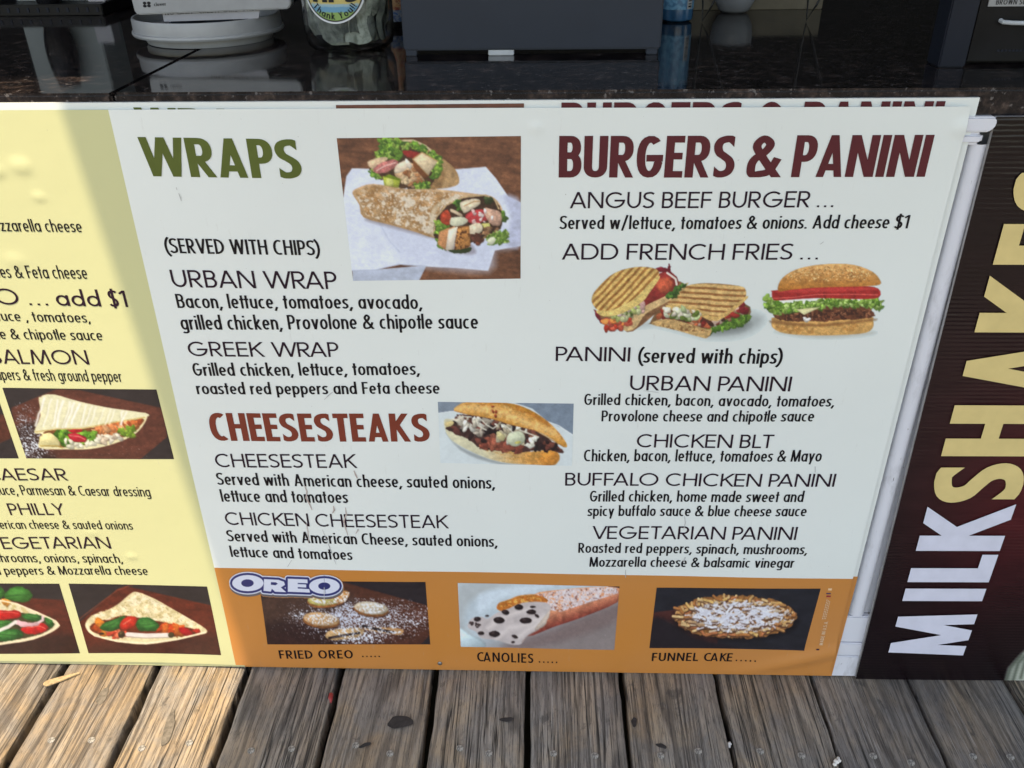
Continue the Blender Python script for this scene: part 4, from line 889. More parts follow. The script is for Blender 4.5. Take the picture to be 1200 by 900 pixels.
p.bits([(90, 245), (170, 235), (240, 210), (240, 245), (150, 275)], [(186, 196, 120), (226, 196, 190), (196, 200, 150), (84, 104, 46), (214, 168, 160)], 46, 6, 12, 9)
grill(p, [(44, 190), (60, 160), (110, 110), (160, 84), (230, 72), (290, 82), (296, 110), (250, 160), (200, 200), (120, 240), (70, 240), (46, 212)], (222, 182, 110), (140, 84, 40), -47, 20, 6, 5, 4)
p.fill([(60, 240), (120, 238), (200, 198), (290, 112), (300, 118), (262, 172), (236, 205), (160, 250), (90, 262)], (222, 192, 118), nz=(.12, 10, 4))
p.build(bd, 'food_picture', 1.04, label='cut out picture of two stacked grilled paninis')
p = Pic([(892, 304), (1040, 304), (1040, 398), (892, 398)], (680, 290), 3.243, .6, bg=(209, 220, 219), keep=True)
p.fill([(740, 320), (900, 345), (1080, 335), (1110, 320), (900, 325)], (176, 176, 166), soft=14, op=.7)
p.fill([(728, 280), (760, 262), (1080, 262), (1112, 275), (1108, 310), (1060, 328), (900, 334), (780, 326), (732, 305)], (210, 160, 96), nz=(.12, 18, 4)); p.over([(728, 290), (1110, 285), (1060, 330), (780, 326)], (176, 118, 60), .55, 14, 5, op=.6); p.fill([(735, 275), (900, 290), (1108, 270), (1100, 282), (900, 300), (740, 290)], (130, 86, 50), soft=8, op=.7)
p.fill([(732, 245), (760, 225), (900, 215), (1080, 215), (1108, 240), (1100, 268), (900, 280), (760, 275)], (104, 58, 40), rag=5, nz=(.35, 12, 5)); p.over([(732, 240), (1108, 235), (1100, 270), (760, 278)], (66, 34, 26), .50, 12, 6); p.over([(732, 240), (1108, 235), (1100, 270), (760, 278)], (156, 100, 72), .62, 8, 8)
p.fill([(720, 205), (900, 195), (1110, 190), (1110, 215), (900, 222), (740, 228)], (232, 236, 226), rag=4)
leafy(p, [(708, 185), (740, 215), (860, 210), (980, 190), (1060, 205), (1130, 195), (1140, 230), (1100, 225), (980, 218), (860, 235), (740, 248), (712, 235)], 100, 7, 14, 15, ((110, 150, 56), (146, 184, 84), (84, 128, 44), (176, 206, 120)))
p.fill([(820, 235), (915, 225), (850, 256)], (232, 224, 170), smooth=False); p.bits([(845, 268), (880, 266), (880, 276), (850, 278)], [(236, 232, 226)], 4, 4, 7, 3)
p.fill([(728, 168), (740, 162), (900, 150), (1060, 146), (1132, 156), (1134, 190), (1060, 196), (900, 192), (760, 200), (732, 196)], (168, 40, 40), nz=(.16, 22, 4)); p.stroke([(930, 152), (925, 175), (932, 194)], 5, (120, 24, 28), soft=5); p.stroke([(1040, 150), (1046, 172), (1040, 192)], 4, (130, 26, 30), soft=5); p.fill([(745, 165), (900, 154), (1090, 152), (1120, 160), (1000, 166), (800, 172)], (206, 66, 62), soft=8, op=.8); p.stroke([(734, 192), (800, 190), (900, 178), (1060, 178), (1130, 180)], 4, (214, 92, 84))
p.fill([(752, 165), (760, 125), (800, 92), (860, 72), (950, 62), (1040, 66), (1110, 92), (1138, 122), (1136, 142), (1060, 148), (900, 152), (800, 160)], lambda X, Y: np.array([206., 146, 84])+np.array([26., 30, 30])*np.clip((105-Y)/45, -1.2, .6)[:, None], nz=(.12, 22, 6))
p.over([(770, 120), (860, 78), (950, 68), (1050, 72), (1110, 100), (1100, 130), (800, 140)], (150, 92, 48), .60, 6, 5, op=.7); p.over([(770, 110), (860, 74), (950, 66), (1050, 70), (1110, 100), (1080, 125), (820, 130)], (240, 208, 150), .62, 5, 9, op=.9)
p.build(bd, 'food_picture', 1.04, label='cut out picture of a hamburger with lettuce and tomato')
# --- folded crepe on a dark board
def dark_board(p, seed, c0=(34, 30, 34), c1=(52, 46, 50)):
    a = np.arange(len(p.X)); p.apply(a, np.ones(len(a)), wood_bg(c0, c1, 60, 20, seed))
p = Pic([(2.7, 454.4), (183.6, 456), (204.4, 537.3), (31, 537)], (0, 380), 4.5, .75); dark_board(p, 3)
p.fill([(60, 440), (300, 340), (420, 345), (860, 440), (885, 590), (740, 710), (130, 710), (80, 560)], (92, 50, 42), smooth=False, nz=(.18, 90, 4, 14)); p.fill([(80, 560), (200, 520), (220, 640), (300, 710), (130, 710)], (38, 24, 26), soft=40, op=.8)
big = [(70, 420), (240, 380), (220, 560), (420, 650), (540, 700), (120, 715)]
p.dust(big, (206, 218, 232), .98, 5, 5, cen=(175, 640, 90, 100), fall=.55); p.dust(big, (188, 204, 222), .95, 3.4, 8, cen=(130, 520, 70, 90), fall=.35); p.dust([(200, 640), (760, 640), (800, 705), (200, 708)], (214, 206, 204), .90, 4, 9)
p.fill([(205, 385), (235, 395), (280, 368), (340, 385), (440, 410), (560, 435), (700, 462), (770, 464), (778, 490), (750, 540), (700, 585), (600, 628), (480, 655), (350, 658), (205, 650), (225, 580), (180, 570), (215, 480)], (226, 220, 180), nz=(.06, 30, 3))
p.fill([(230, 572), (300, 550), (420, 548), (560, 530), (750, 495), (745, 530), (690, 580), (560, 612), (420, 640), (300, 640)], (120, 70, 40), rag=4, nz=(.3, 16, 4))
p.bits([(480, 550), (600, 520), (745, 500), (740, 520), (600, 590), (520, 590)], [(206, 112, 62), (222, 140, 90), (180, 84, 48), (230, 170, 124)], 40, 10, 20, 5, asp=2); p.bits([(490, 590), (640, 580), (640, 610), (520, 625)], [(226, 222, 206), (206, 190, 170)], 18, 8, 15, 7, asp=2)
leafy(p, [(295, 560), (380, 555), (500, 575), (505, 610), (350, 640), (290, 600)], 22, 13, 24, 4, ((74, 136, 40), (110, 166, 60), (50, 100, 30))); leafy(p, [(635, 550), (720, 545), (700, 585), (640, 580)], 10, 11, 18, 6, ((130, 170, 60), (110, 150, 50)))
p.fill([(358, 580), (400, 572), (455, 595), (450, 618), (390, 616)], (184, 30, 52)); p.stroke([(370, 585), (420, 590), (450, 605)], 6, (222, 110, 110)); p.fill([(365, 555), (430, 548), (432, 565), (380, 570)], (176, 26, 40)); p.bits([(330, 608), (430, 622), (520, 612), (500, 640), (350, 645)], [(226, 226, 206)], 14, 8, 14, 8)
p.fill([(212, 590), (250, 570), (290, 585), (320, 640), (240, 645), (210, 640)], (222, 214, 160), nz=(.06, 20, 4)); p.stroke([(215, 640), (300, 640), (330, 650)], 6, (176, 150, 80))
p.fill([(210, 388), (280, 368), (420, 405), (560, 435), (770, 466), (765, 488), (600, 512), (440, 545), (300, 550), (190, 566), (225, 470)], (222, 222, 190), nz=(.05, 30, 3)); p.stroke([(190, 566), (300, 551), (440, 546), (600, 514), (765, 488)], 7, (206, 186, 126))
rz = random.Random(3)
for k in range(15):
    x = 240+k*31+rz.uniform(-9, 9); y = 388+k*5.2; L = 150-k*6.5; P = [(x, y)]
    for q in range(5): P.append((P[-1][0]-L*.06+rz.uniform(-5, 5), P[-1][1]+L*.2+rz.uniform(-5, 4)))
    p.stroke(spline(P, 4), rz.uniform(6, 15)*(1-k*.03), (240, 243, 240), soft=7, nz=(.05, 10, k), op=rz.uniform(.6, 1)); p.stroke([(a_-9, b_+3) for a_, b_ in P[1:]], 2.5, (184, 178, 134), soft=5, op=rz.uniform(.3, .8))
p.build(bd, 'food_picture', .76, label='picture of a folded chicken crepe dusted with sugar on a dark board')
p = Pic([(-60, 454), (-6.5, 454.3), (22, 537), (-45, 537)], (0, 380), 4.5, .9); dark_board(p, 4); p.fill([(-300, 420), (40, 480), (60, 600), (-200, 710)], (84, 42, 34), smooth=False, nz=(.2, 60, 4, 14)); p.build(bd, 'food_picture', .76)
# --- the two basil crepes at the bottom
p = Pic([(80, 684.4), (242.5, 687.4), (259.7, 766.3), (104, 765)], (0, 570), 4.09, .7); dark_board(p, 7)
p.fill([(370, 660), (560, 495), (600, 480), (1010, 570), (1075, 660), (1060, 830), (420, 830)], (96, 38, 28), smooth=False, nz=(.2, 80, 5, 16)); p.fill([(400, 760), (1080, 700), (1080, 830), (420, 830)], (64, 32, 28), soft=50, op=.8)
p.stroke([(375, 640), (560, 500), (640, 470)], 4, (132, 66, 50)); p.dust([(400, 500), (1060, 520), (1070, 800), (420, 800)], (170, 150, 140), .985, 4, 3)
p.fill([(410, 655), (440, 620), (500, 600), (560, 570), (620, 520), (655, 508), (740, 540), (830, 590), (920, 640), (985, 680), (990, 700), (940, 712), (850, 735), (700, 758), (560, 745), (450, 715), (415, 685)], (226, 214, 172), nz=(.10, 26, 4)); 
cr = [(430, 622), (560, 570), (655, 510), (830, 590), (985, 682), (860, 672), (720, 640), (600, 622), (480, 650)]
p.fill([(436, 690), (440, 660), (500, 640), (600, 620), (720, 638), (860, 668), (960, 690), (900, 715), (700, 722), (560, 720), (480, 712)], (110, 44, 26), rag=3, nz=(.3, 16, 4))
p.over(cr, (196, 178, 130), .52, 14, 5, op=.6); p.over(cr, (246, 240, 214), .54, 20, 9, op=.7); p.over(cr, (150, 128, 80), .68, 6, 12, op=.7)
p.bits([(440, 660), (500, 650), (520, 700), (470, 700)], [(222, 128, 50), (206, 84, 40), (226, 150, 80)], 12, 11, 20, 4); p.bits([(500, 690), (600, 700), (600, 720), (520, 715)], [(206, 70, 50), (214, 110, 80)], 10, 9, 15, 5, asp=2.2)
def basil(p, P, c=(28, 96, 42)):
    p.fill(P, c, nz=(.25, 18, 4)); cx = sum(q[0] for q in P)/len(P); cy = sum(q[1] for q in P)/len(P)
    p.fill([(cx+(a-cx)*.6-4, cy+(b-cy)*.5-5) for a, b in P], (74, 148, 72), soft=12, op=.6); p.stroke([P[0], (cx, cy), P[len(P)//2]], 2.5, (18, 66, 28))
basil(p, [(480, 680), (500, 655), (545, 640), (595, 622), (590, 660), (560, 690), (510, 694)]); p.fill([(572, 665), (600, 630), (640, 625), (655, 645), (630, 680), (585, 688)], (190, 44, 34), nz=(.15, 16, 4)); p.stroke([(590, 662), (625, 640)], 6, (226, 110, 90))
basil(p, [(650, 665), (670, 635), (710, 630), (755, 655), (772, 685), (720, 695), (668, 692)]); p.bits([(765, 670), (850, 675), (900, 695), (790, 692)], [(206, 70, 34), (222, 110, 50)], 14, 9, 17, 4, asp=2.4); p.fill([(860, 676), (900, 680), (925, 706), (900, 718), (865, 700)], (170, 24, 34)); p.bits([(925, 685), (965, 690), (950, 700)], [(200, 50, 40)], 5, 6, 10, 3)
p.stroke([(610, 710), (700, 716), (820, 712)], 20, (232, 226, 222), nz=(.05, 20, 4)); p.stroke([(600, 722), (700, 728), (810, 724)], 4, (176, 160, 150)); p.ell(582, 710, 17, 17, (62, 50, 34)); p.ell(820, 712, 15, 14, (70, 60, 40)); p.ell(578, 706, 6, 5, (120, 104, 70)); p.ell(487, 706, 12, 5, (40, 34, 30))
p.stroke([(415, 660), (425, 690), (455, 715), (560, 742), (700, 754), (850, 732), (985, 698)], 9, (240, 232, 200), nz=(.08, 12, 3))
p.build(bd, 'food_picture', .76, label='picture of a folded crepe with basil and red pepper on a dark board')
p = Pic([(-70, 683), (69, 684.4), (94, 765), (-50, 765)], (0, 570), 4.09, .75); dark_board(p, 9)
p.fill([(-400, 560), (130, 535), (300, 545), (385, 740), (340, 800), (-300, 800)], (88, 36, 28), smooth=False, nz=(.2, 80, 5, 16)); p.fill([(-100, 760), (330, 700), (390, 800), (-100, 800)], (44, 26, 26), soft=40, op=.8); p.dust([(150, 480), (380, 560), (380, 800), (100, 800)], (190, 180, 170), .98, 4, 3)
p.fill([(-200, 560), (0, 546), (80, 560), (170, 600), (260, 640), (285, 665), (260, 690), (180, 725), (60, 748), (-200, 760)], (230, 220, 188), nz=(.08, 26, 4)); p.over([(-60, 555), (80, 565), (250, 640), (150, 610), (-60, 600)], (206, 190, 140), .5, 16, 4)
p.fill([(-100, 600), (100, 605), (200, 625), (262, 660), (200, 705), (60, 735), (-100, 740)], (66, 60, 36), rag=3, nz=(.3, 20, 4))
p.bits([(-50, 560), (30, 540), (60, 560), (0, 575)], [(222, 150, 70)], 3, 10, 16, 3)
basil(p, [(105, 615), (140, 608), (195, 620), (205, 640), (160, 645), (120, 635)]); basil(p, [(215, 630), (240, 625), (258, 665), (235, 672)]); basil(p, [(-40, 700), (30, 680), (100, 690), (112, 715), (60, 735), (-40, 735)]); basil(p, [(-40, 650), (20, 640), (60, 650), (20, 675), (-40, 690)], (50, 110, 50))
p.fill([(-60, 600), (60, 594), (95, 600), (92, 625), (40, 636), (-60, 638)], (200, 34, 36), nz=(.1, 20, 4)); p.fill([(100, 680), (150, 660), (210, 655), (230, 680), (200, 702), (130, 704)], (196, 30, 34), nz=(.1, 20, 4)); p.stroke([(130, 676), (190, 668), (218, 680)], 5, (224, 96, 84)); p.stroke([(-50, 606), (50, 602), (88, 608)], 4, (226, 96, 86))
p.stroke([(80, 655), (130, 662), (180, 655), (205, 640), (205, 622)], 12, (224, 196, 202), nz=(.06, 12, 3)); p.fill([(78, 640), (130, 650), (190, 655), (170, 668), (100, 672)], (226, 180, 190)); p.stroke([(-20, 695), (40, 672), (75, 648)], 16, (230, 226, 220), nz=(.05, 12, 3))
for q in ([(-40, 500), (0, 480), (25, 510), (0, 540), (-40, 530)], [(20, 530), (50, 488), (110, 482), (155, 520), (125, 555), (60, 548)]): basil(p, q, (44, 110, 46))
p.stroke([(0, 546), (80, 562), (180, 604), (268, 645), (284, 666), (250, 692), (160, 728), (0, 750)], 7, (240, 228, 196), nz=(.08, 12, 3))
p.build(bd, 'food_picture', .76, label='picture of a crepe with tomato, egg white and basil, cut by the left edge')
# --- fried cookies and the cookie maker's wordmark
p = Pic([(302.9, 680.5), (498.6, 681.8), (504.3, 754.5), (314, 753.4)], (250, 660), 4.444, .7); dark_board(p, 11, (30, 24, 28), (50, 42, 46))
p.fill([(240, 200), (520, 100), (680, 98), (1120, 220), (1130, 370), (1080, 420), (290, 420)], (82, 46, 36), smooth=False, nz=(.2, 90, 5, 18)); p.fill([(240, 190), (520, 98), (760, 200), (400, 330), (260, 330)], (70, 50, 44), soft=50, op=.8); p.fill([(280, 300), (600, 330), (700, 420), (290, 420)], (40, 24, 26), soft=40, op=.7)
fl = [(290, 170), (1125, 180), (1125, 415), (300, 415)]
sug = (214, 220, 232)
p.dust(fl, sug, 1.0, 4, 5, cen=(760, 290, 330, 110), fall=.62); p.dust(fl, (196, 200, 216), 1.0, 6, 8, cen=(700, 260, 240, 80), fall=.5); p.dust(fl, sug, .985, 3.5, 9); p.dust(fl, (222, 222, 232), 1.0, 5, 15, cen=(1040, 290, 120, 70), fall=.42); p.dust(fl, (222, 226, 236), 1.0, 5, 25, cen=(770, 390, 150, 30), fall=.6); p.dust(fl, sug, 1.0, 5, 29, cen=(440, 270, 60, 30), fall=.5)
def cookie(cx, cy, rx, ry, ang, top, s):
    p.ell(cx+4, cy+14, rx, ry, (44, 24, 22), ang, soft=10, op=.6); p.ell(cx, cy+9, rx, ry, (156, 96, 54), ang, rag=3, nz=(.2, 12, s)); p.ell(cx, cy, rx*.97, ry*.93, top, ang, rag=3, nz=(.12, 14, s+2))
    P = [(cx+rx*.86*math.cos(t), cy+ry*.8*math.sin(t)) for t in np.linspace(0, 6.1, 12)]; p.over(P, (230, 232, 236), .47, 7, s, op=.95); p.over(P, (176, 122, 74), .60, 9, s+7, op=.6)
cookie(595, 180, 108, 42, -8, (200, 186, 110), 3); p.fill([(640, 160), (690, 140), (710, 165), (680, 200), (640, 205)], (200, 140, 84), soft=6, nz=(.2, 12, 4)); p.over([(620, 150), (710, 150), (690, 200), (640, 210)], (236, 232, 228), .45, 7, 4)
cookie(822, 232, 92, 36, 6, (206, 190, 166), 5); cookie(562, 290, 98, 38, 6, (206, 160, 114), 8)
p.fill([(585, 365), (610, 345), (720, 335), (790, 345), (740, 385), (620, 395), (590, 385)], (206, 164, 116), nz=(.15, 14, 4)); p.stroke([(605, 385), (680, 372), (760, 360)], 12, (34, 24, 28), nz=(.2, 8, 3)); p.stroke([(620, 384), (700, 368)], 2, (170, 160, 160))
p.fill([(775, 325), (860, 330), (950, 335), (990, 345), (975, 370), (900, 362), (800, 345)], (190, 140, 94), nz=(.15, 14, 4)); p.stroke([(780, 326), (860, 342), (940, 358)], 14, (34, 24, 28), nz=(.2, 8, 3)); p.over([(600, 340), (960, 320), (980, 360), (700, 400)], (232, 234, 240), .52, 8, 9, op=.9)
p.build(bd, 'food_picture', 1.04, label='picture of sugar dusted fried cookies on a dark tray')
p = Pic([(266, 668), (404, 668), (408, 702), (272, 702)], (250, 660), 4.444, .4, bg=(190, 120, 60), keep=True)
p.plainfill = True; O1 = [(180+82*math.cos(t), 103+42*math.sin(t)) for t in np.linspace(0, 2*math.pi, 25)[:-1]]; O2 = [(579+80*math.cos(t), 118+41*math.sin(t)) for t in np.linspace(0, 2*math.pi, 25)[:-1]]
Rr = [(264, 82), (340, 86), (368, 96), (374, 112), (352, 126), (380, 150), (322, 148), (305, 132), (300, 147), (262, 143)]; E_ = [(388, 80), (490, 84), (492, 104), (440, 102), (440, 108), (484, 110), (484, 126), (440, 124), (440, 131), (500, 134), (504, 152), (388, 148)]
for g_, c, dx, dy in ((17, (96, 92, 96), 3, 11), (17, (196, 203, 220), 0, 0), (11, (38, 44, 102), 0, 0)):
    for q in (O1, Rr, E_, O2): p.fill([(a+dx, b+dy) for a, b in q], c, grow=g_, smooth=False, soft=2)
for q in (O1, Rr, E_, O2): p.fill(q, (206, 212, 228), smooth=False, soft=2)
p.ell(178, 103, 33, 20, (38, 44, 102), soft=2); p.ell(578, 118, 32, 19, (38, 44, 102), soft=2); p.fill([(300, 98), (326, 99), (336, 106), (324, 114), (300, 112)], (38, 44, 102), soft=2, smooth=False)
p.stroke([(577, 60), (579, 110), (585, 155)], 3, (80, 86, 120), soft=3, op=.5)
p.build(bd, 'wordmark', 1.04, yoff=-.00035, soften=0, label='navy and white OREO wordmark')
# --- canoli
p = Pic([(536.4, 683.2), (726, 687), (719.8, 760.8), (540, 757.5)], (510, 660), 4.615, .7)
a_ = np.arange(len(p.X)); p.apply(a_, np.ones(len(a_)), lambda X, Y: np.array([188., 202, 210])+np.array([-50., -76, -86])*np.clip((Y-260+(X-560)*.42)/170, 0, 1)[:, None], (.05, 60, 3))
p.fill([(130, 110), (420, 110), (300, 150), (190, 210), (160, 330), (250, 440), (130, 450)], (176, 180, 180), soft=40, nz=(.06, 50, 3), op=.7); p.fill([(130, 350), (180, 380), (262, 420), (262, 460), (130, 455)], (196, 216, 222), soft=12); p.fill([(240, 170), (420, 130), (640, 118), (500, 160), (360, 190), (240, 270)], (206, 220, 230), soft=30)
p.fill([(470, 405), (640, 350), (1000, 210), (1000, 300), (760, 400), (480, 460), (360, 450)], (120, 98, 96), soft=40, op=.6); p.dust([(560, 340), (1000, 240), (990, 460), (600, 460)], (196, 180, 172), .955, 6, 4)
p.fill([(930, 120), (1010, 120), (1005, 150), (960, 140)], (50, 30, 30), smooth=False)
p.fill([(520, 175), (700, 140), (900, 125), (985, 130), (998, 150), (985, 210), (800, 290), (640, 345), (500, 395), (560, 300)], lambda X, Y: np.array([196., 120, 92])+np.array([-62., -62, -44])*np.clip((Y-300+(X-600)*.32)/55, -.7, 1)[:, None], nz=(.14, 24, 4))
tube = [(530, 172), (700, 142), (900, 127), (980, 132), (990, 160), (820, 215), (680, 262), (600, 250)]
p.over(tube, (214, 206, 214), .40, 14, 4, op=.75); p.over(tube, (232, 226, 232), .50, 7, 7, op=.8); p.over(tube, (122, 66, 56), .66, 9, 12, op=.8)
p.fill([(335, 250), (345, 215), (400, 200), (440, 180), (520, 168), (580, 180), (612, 205), (560, 215), (440, 225), (390, 262)], (196, 112, 48), nz=(.2, 20, 5)); p.over([(340, 240), (400, 205), (520, 175), (600, 200), (450, 225)], (236, 180, 96), .55, 10, 6); p.stroke([(350, 235), (350, 215), (410, 195), (450, 178), (540, 170)], 5, (222, 150, 80))
p.fill([(180, 320), (205, 295), (250, 290), (285, 300), (340, 265), (400, 245), (470, 215), (580, 210), (625, 235), (600, 300), (560, 355), (500, 390), (465, 435), (410, 438), (330, 415), (250, 405), (220, 370), (180, 350)], (196, 184, 182), nz=(.07, 40, 4))
for q in ([(290, 350), (350, 300), (430, 270), (520, 250)], [(330, 400), (400, 350), (470, 340), (560, 300)], [(450, 400), (500, 360), (560, 330), (590, 280)]): p.stroke(q, 26, (222, 210, 206), soft=22, op=.8)
p.fill([(540, 355), (590, 290), (625, 250), (600, 325), (560, 358)], (226, 206, 190), soft=5); p.stroke([(470, 425), (500, 392), (560, 358)], 5, (166, 140, 134), soft=6)
for cx, cy, rx, ry, an in ((452, 238, 24, 15, 0), (380, 266, 20, 13, 10), (520, 264, 26, 13, 0), (345, 308, 30, 17, 5), (490, 310, 33, 16, 0), (320, 382, 30, 16, 0), (228, 302, 20, 12, 0), (248, 378, 17, 10, 0), (430, 396, 18, 8, 20), (420, 425, 10, 6, 0), (550, 285, 14, 8, 30), (530, 236, 16, 5, 0), (196, 322, 14, 6, 0), (240, 332, 8, 5, 0), (280, 285, 10, 4, 0)):
    p.ell(cx, cy+4, rx, ry, (120, 104, 104), an, soft=6, op=.6); p.ell(cx, cy, rx, ry, (40, 28, 30), an, rag=3); p.ell(cx-rx*.25, cy-ry*.3, rx*.3, ry*.2, (92, 74, 72), an, soft=3)
p.bits([(190, 320), (235, 325), (240, 345), (200, 345)], [(70, 54, 54)], 8, 4, 7, 4)
p.build(bd, 'food_picture', 1.04, label='picture of a cream filled cannoli with chocolate chips')
# --- funnel cake
p = Pic([(769.5, 688.3), (961.5, 689), (942, 761.3), (761, 759.3)], (740, 660), 4.0, .6); dark_board(p, 13, (26, 26, 32), (42, 42, 50))
p.fill([(100, 230), (230, 215), (420, 250), (400, 400), (90, 400)], (70, 36, 34), smooth=False, nz=(.2, 60, 4, 14)); p.fill([(100, 260), (180, 275), (300, 350), (500, 400), (90, 400)], (34, 28, 34), soft=20)
rg2 = random.Random(5)
p.ell(490, 268, 300, 98, (20, 16, 20), 0, soft=24, op=.8); p.ell(485, 250, 292, 104, (150, 98, 56), 0, rag=10, ragk=18, nz=(.3, 16, 4))
for k in range(330):
    t = rg2.uniform(0, 6.283); q = rg2.random()**.55; cx = 485+278*q*math.cos(t); cy = 248+93*q*math.sin(t); a = rg2.uniform(-80, 80); L = rg2.uniform(12, 30); rim = q > .80
    c = rg2.choice([(206, 160, 104), (190, 134, 82), (222, 184, 132), (176, 112, 64), (214, 170, 104), (190, 116, 76)]) if rim else rg2.choice([(214, 206, 212), (200, 176, 150), (226, 224, 232), (190, 150, 112)])
    ca, sa = math.cos(R(a)), math.sin(R(a)); Q = [(cx-L*ca, cy-L*sa*.55), (cx+rg2.uniform(-8, 8), cy+rg2.uniform(-6, 6)), (cx+L*ca, cy+L*sa*.55)]
    p.stroke([(x+2, y+5) for x, y in Q], 14, (88, 54, 38), soft=4, op=.75); p.stroke(Q, 11, c, soft=3, nz=(.15, 8, k)); p.stroke([(x-1, y-3) for x, y in Q], 4, tuple(min(255, v*1.13) for v in c), soft=4, op=.6)
el = lambda cx, cy, rx, ry: [(cx+rx*math.cos(t), cy+ry*math.sin(t)) for t in np.linspace(0, 6.1, 18)]
p.over(el(500, 242, 215, 62), (222, 224, 236), .44, 26, 7, op=.9, ky=16); p.over(el(520, 248, 250, 78), (232, 234, 242), .60, 12, 9, op=.7, ky=8)
p.over(el(500, 250, 230, 75), (134, 112, 110), .67, 10, 12, ky=7, op=.7); p.dust([(200, 330), (760, 310), (740, 385), (250, 380)], (206, 208, 216), .97, 4, 5); p.dust([(760, 210), (850, 210), (840, 260), (760, 330)], (206, 208, 216), .95, 4, 6)
p.build(bd, 'food_picture', 1.04, label='picture of a round funnel cake dusted with sugar on black')
# ================================================================ milkshake sign
ml = (onwall(1168, 137), onwall(1002, 795)); mk = tag(empty('milkshake_sign', (0, 0, 0)), 'tall dark brown corrugated plastic sign reading MILKSHAKES upward in white and cream', 'sign')
XR = .93; zt, zb_ = ml[0][1], .0035
corr = lambda x, z: -.0006+.00028*np.sin(np.asarray(z)*2*math.pi/.0056+2.5*fbm(np.asarray(x)*4., np.asarray(z)*9., 8))*np.clip(fbm(np.asarray(x)*7., np.asarray(z)*12., 3)*3-.95, .08, 1)+.0016*np.sin(np.asarray(x)*9+np.asarray(z)*5)
xt_, xb_ = ml[0][0], ml[1][0]
class PW(Pic):
    pass
m = MB(); quad = [(xt_, zt), (XR, zt), (XR, zb_), (xb_, zb_)]
quadprism(quad, .0012, .0055).build('backing_panel', plain('pale_plastic_core', (.35, .34, .34), .45, .1, 40), mk)
_ow = onwall
onwall = lambda px, py, y=0: (px, py)                              # the sign's corners are given in metres here
p = Pic(quad, (0, 0), 1, .0013)
onwall = _ow
a_ = np.arange(len(p.X))
cN, cM, cR = np.array([22., 14, 18]), np.array([58., 36, 36]), np.array([104., 40, 42])
fx = np.clip((p.wx-.48)/.16, 0, 1); fz = np.clip(p.wz/.85, 0, 1)
mid_ = np.exp(-((fz-.48)/.30)**2); red = np.exp(-((fz-.40)/.22)**2)*np.clip(fx*1.1, 0, 1)
n_ = fbm(p.wx*22, p.wz*60, 4)
p.c = cN+(cM-cN)*(mid_*.85)[:, None]+(cR-cM)*(red*.8)[:, None]; p.c *= (1+.25*(n_-.5))[:, None]
# the pale milkshake printed at the lower right
p.ell(1253, 812, 80, 68, (150, 158, 146), 0, soft=4); p.ell(1250, 812, 70, 58, (176, 182, 168), 0, soft=10)
for k in range(5): p.stroke([(1178+k*9, 800-k*3), (1184+k*9, 782-k*5), (1196+k*10, 768-k*5)], 3.2, (96, 104, 92), soft=3, op=.8)
M_['print_keep'] = M_['print']
mm = Mat('glossy_printed_plastic', (.03, .015, .016), .24, Specular_IOR_Level=.3); at_ = mm.n('ShaderNodeAttribute', attribute_name='print'); mm.set('Base Color', at_.outputs['Color']); mm.bump(mm.noise(mm.map(mm.co(), (5, 5, 40)), 5, 4), .35, .0012); M_['print'] = mm.m
p.build(mk, 'front_print', .78, surf=corr, soften=0); M_['print'] = M_['print_keep']
# letters run up the sign: letter width goes up, letter height goes to the left
capx = lambda z: onwall(1038.9, 765.4)[0]+(onwall(1160, 320)[0]-onwall(1038.9, 765.4)[0])*(z-onwall(1038.9, 765.4)[1])/(onwall(1160, 320)[1]-onwall(1038.9, 765.4)[1])
basx = lambda z: onwall(1126.2, 773.5)[0]+(onwall(1183.4, 589.7)[0]-onwall(1126.2, 773.5)[0])*(z-onwall(1126.2, 773.5)[1])/(onwall(1183.4, 589.7)[1]-onwall(1126.2, 773.5)[1])
bz = basx(.1)
hgt = [('M', (1038.9, 765.4), (1050.5, 716.3), 'w'), ('I', (1054.5, 701.8), (1057.7, 687.4), 'w'), ('L', (1154.2, 681), (1164.3, 649), 'w'), ('K', (1167.5, 644.6), (1183.4, 589.7), 'w'),
       ('S', (1092, 587.5), (1104, 541.5), 'c'), ('H', (1100, 533.3), (1116.5, 474), 'c'), ('A', (1118, 462), (1142, 399), 'c'), ('K', (1140.5, 388.8), (1163, 318), 'c'), ('E', (1161.8, 309.6), (1174.4, 262), 'c'), ('S', (1178, 249), (1192, 196), 'c')]
for ch, a, b, col in hgt:
    z0, z1 = onwall(*a)[1], onwall(*b)[1]
    it, w_ = layout(ch, 'heavy')
    if ch == 'L': pass
    def f(u, v, s, z0=z0, z1=z1, w_=w_):
        z = z0+(z1-z0)*u/w_; x = basx(.1)+(capx(z)-basx(.1))*v
        return (x, -.0029-s*4e-5+.0016*math.sin(x*9+z*5), z)
    o = text_mesh('letter', it, M_['lilac'] if col == 'w' else M_['cream'], mk, f); o['label'] = ('white' if col == 'w' else 'cream')+' letter '+ch
# ================================================================ things on the counter
ZT = CZ+.0008
def at(px, py, z=ZT): x, y = onflat(px, py, z); return x, y
M_['ivory'] = plain('white_plastic', (.30, .31, .315), .35, .05, 30); M_['slate'] = plain('slate_plastic', (.022, .029, .042), .45, .05, 9, Specular_IOR_Level=.25)
M_['black'] = plain('black_plastic', (.006, .006, .007), .4, .1, 30, Specular_IOR_Level=.15); M_['paper'] = plain('grey_paper', (.34, .34, .36), .7, .04, 30)
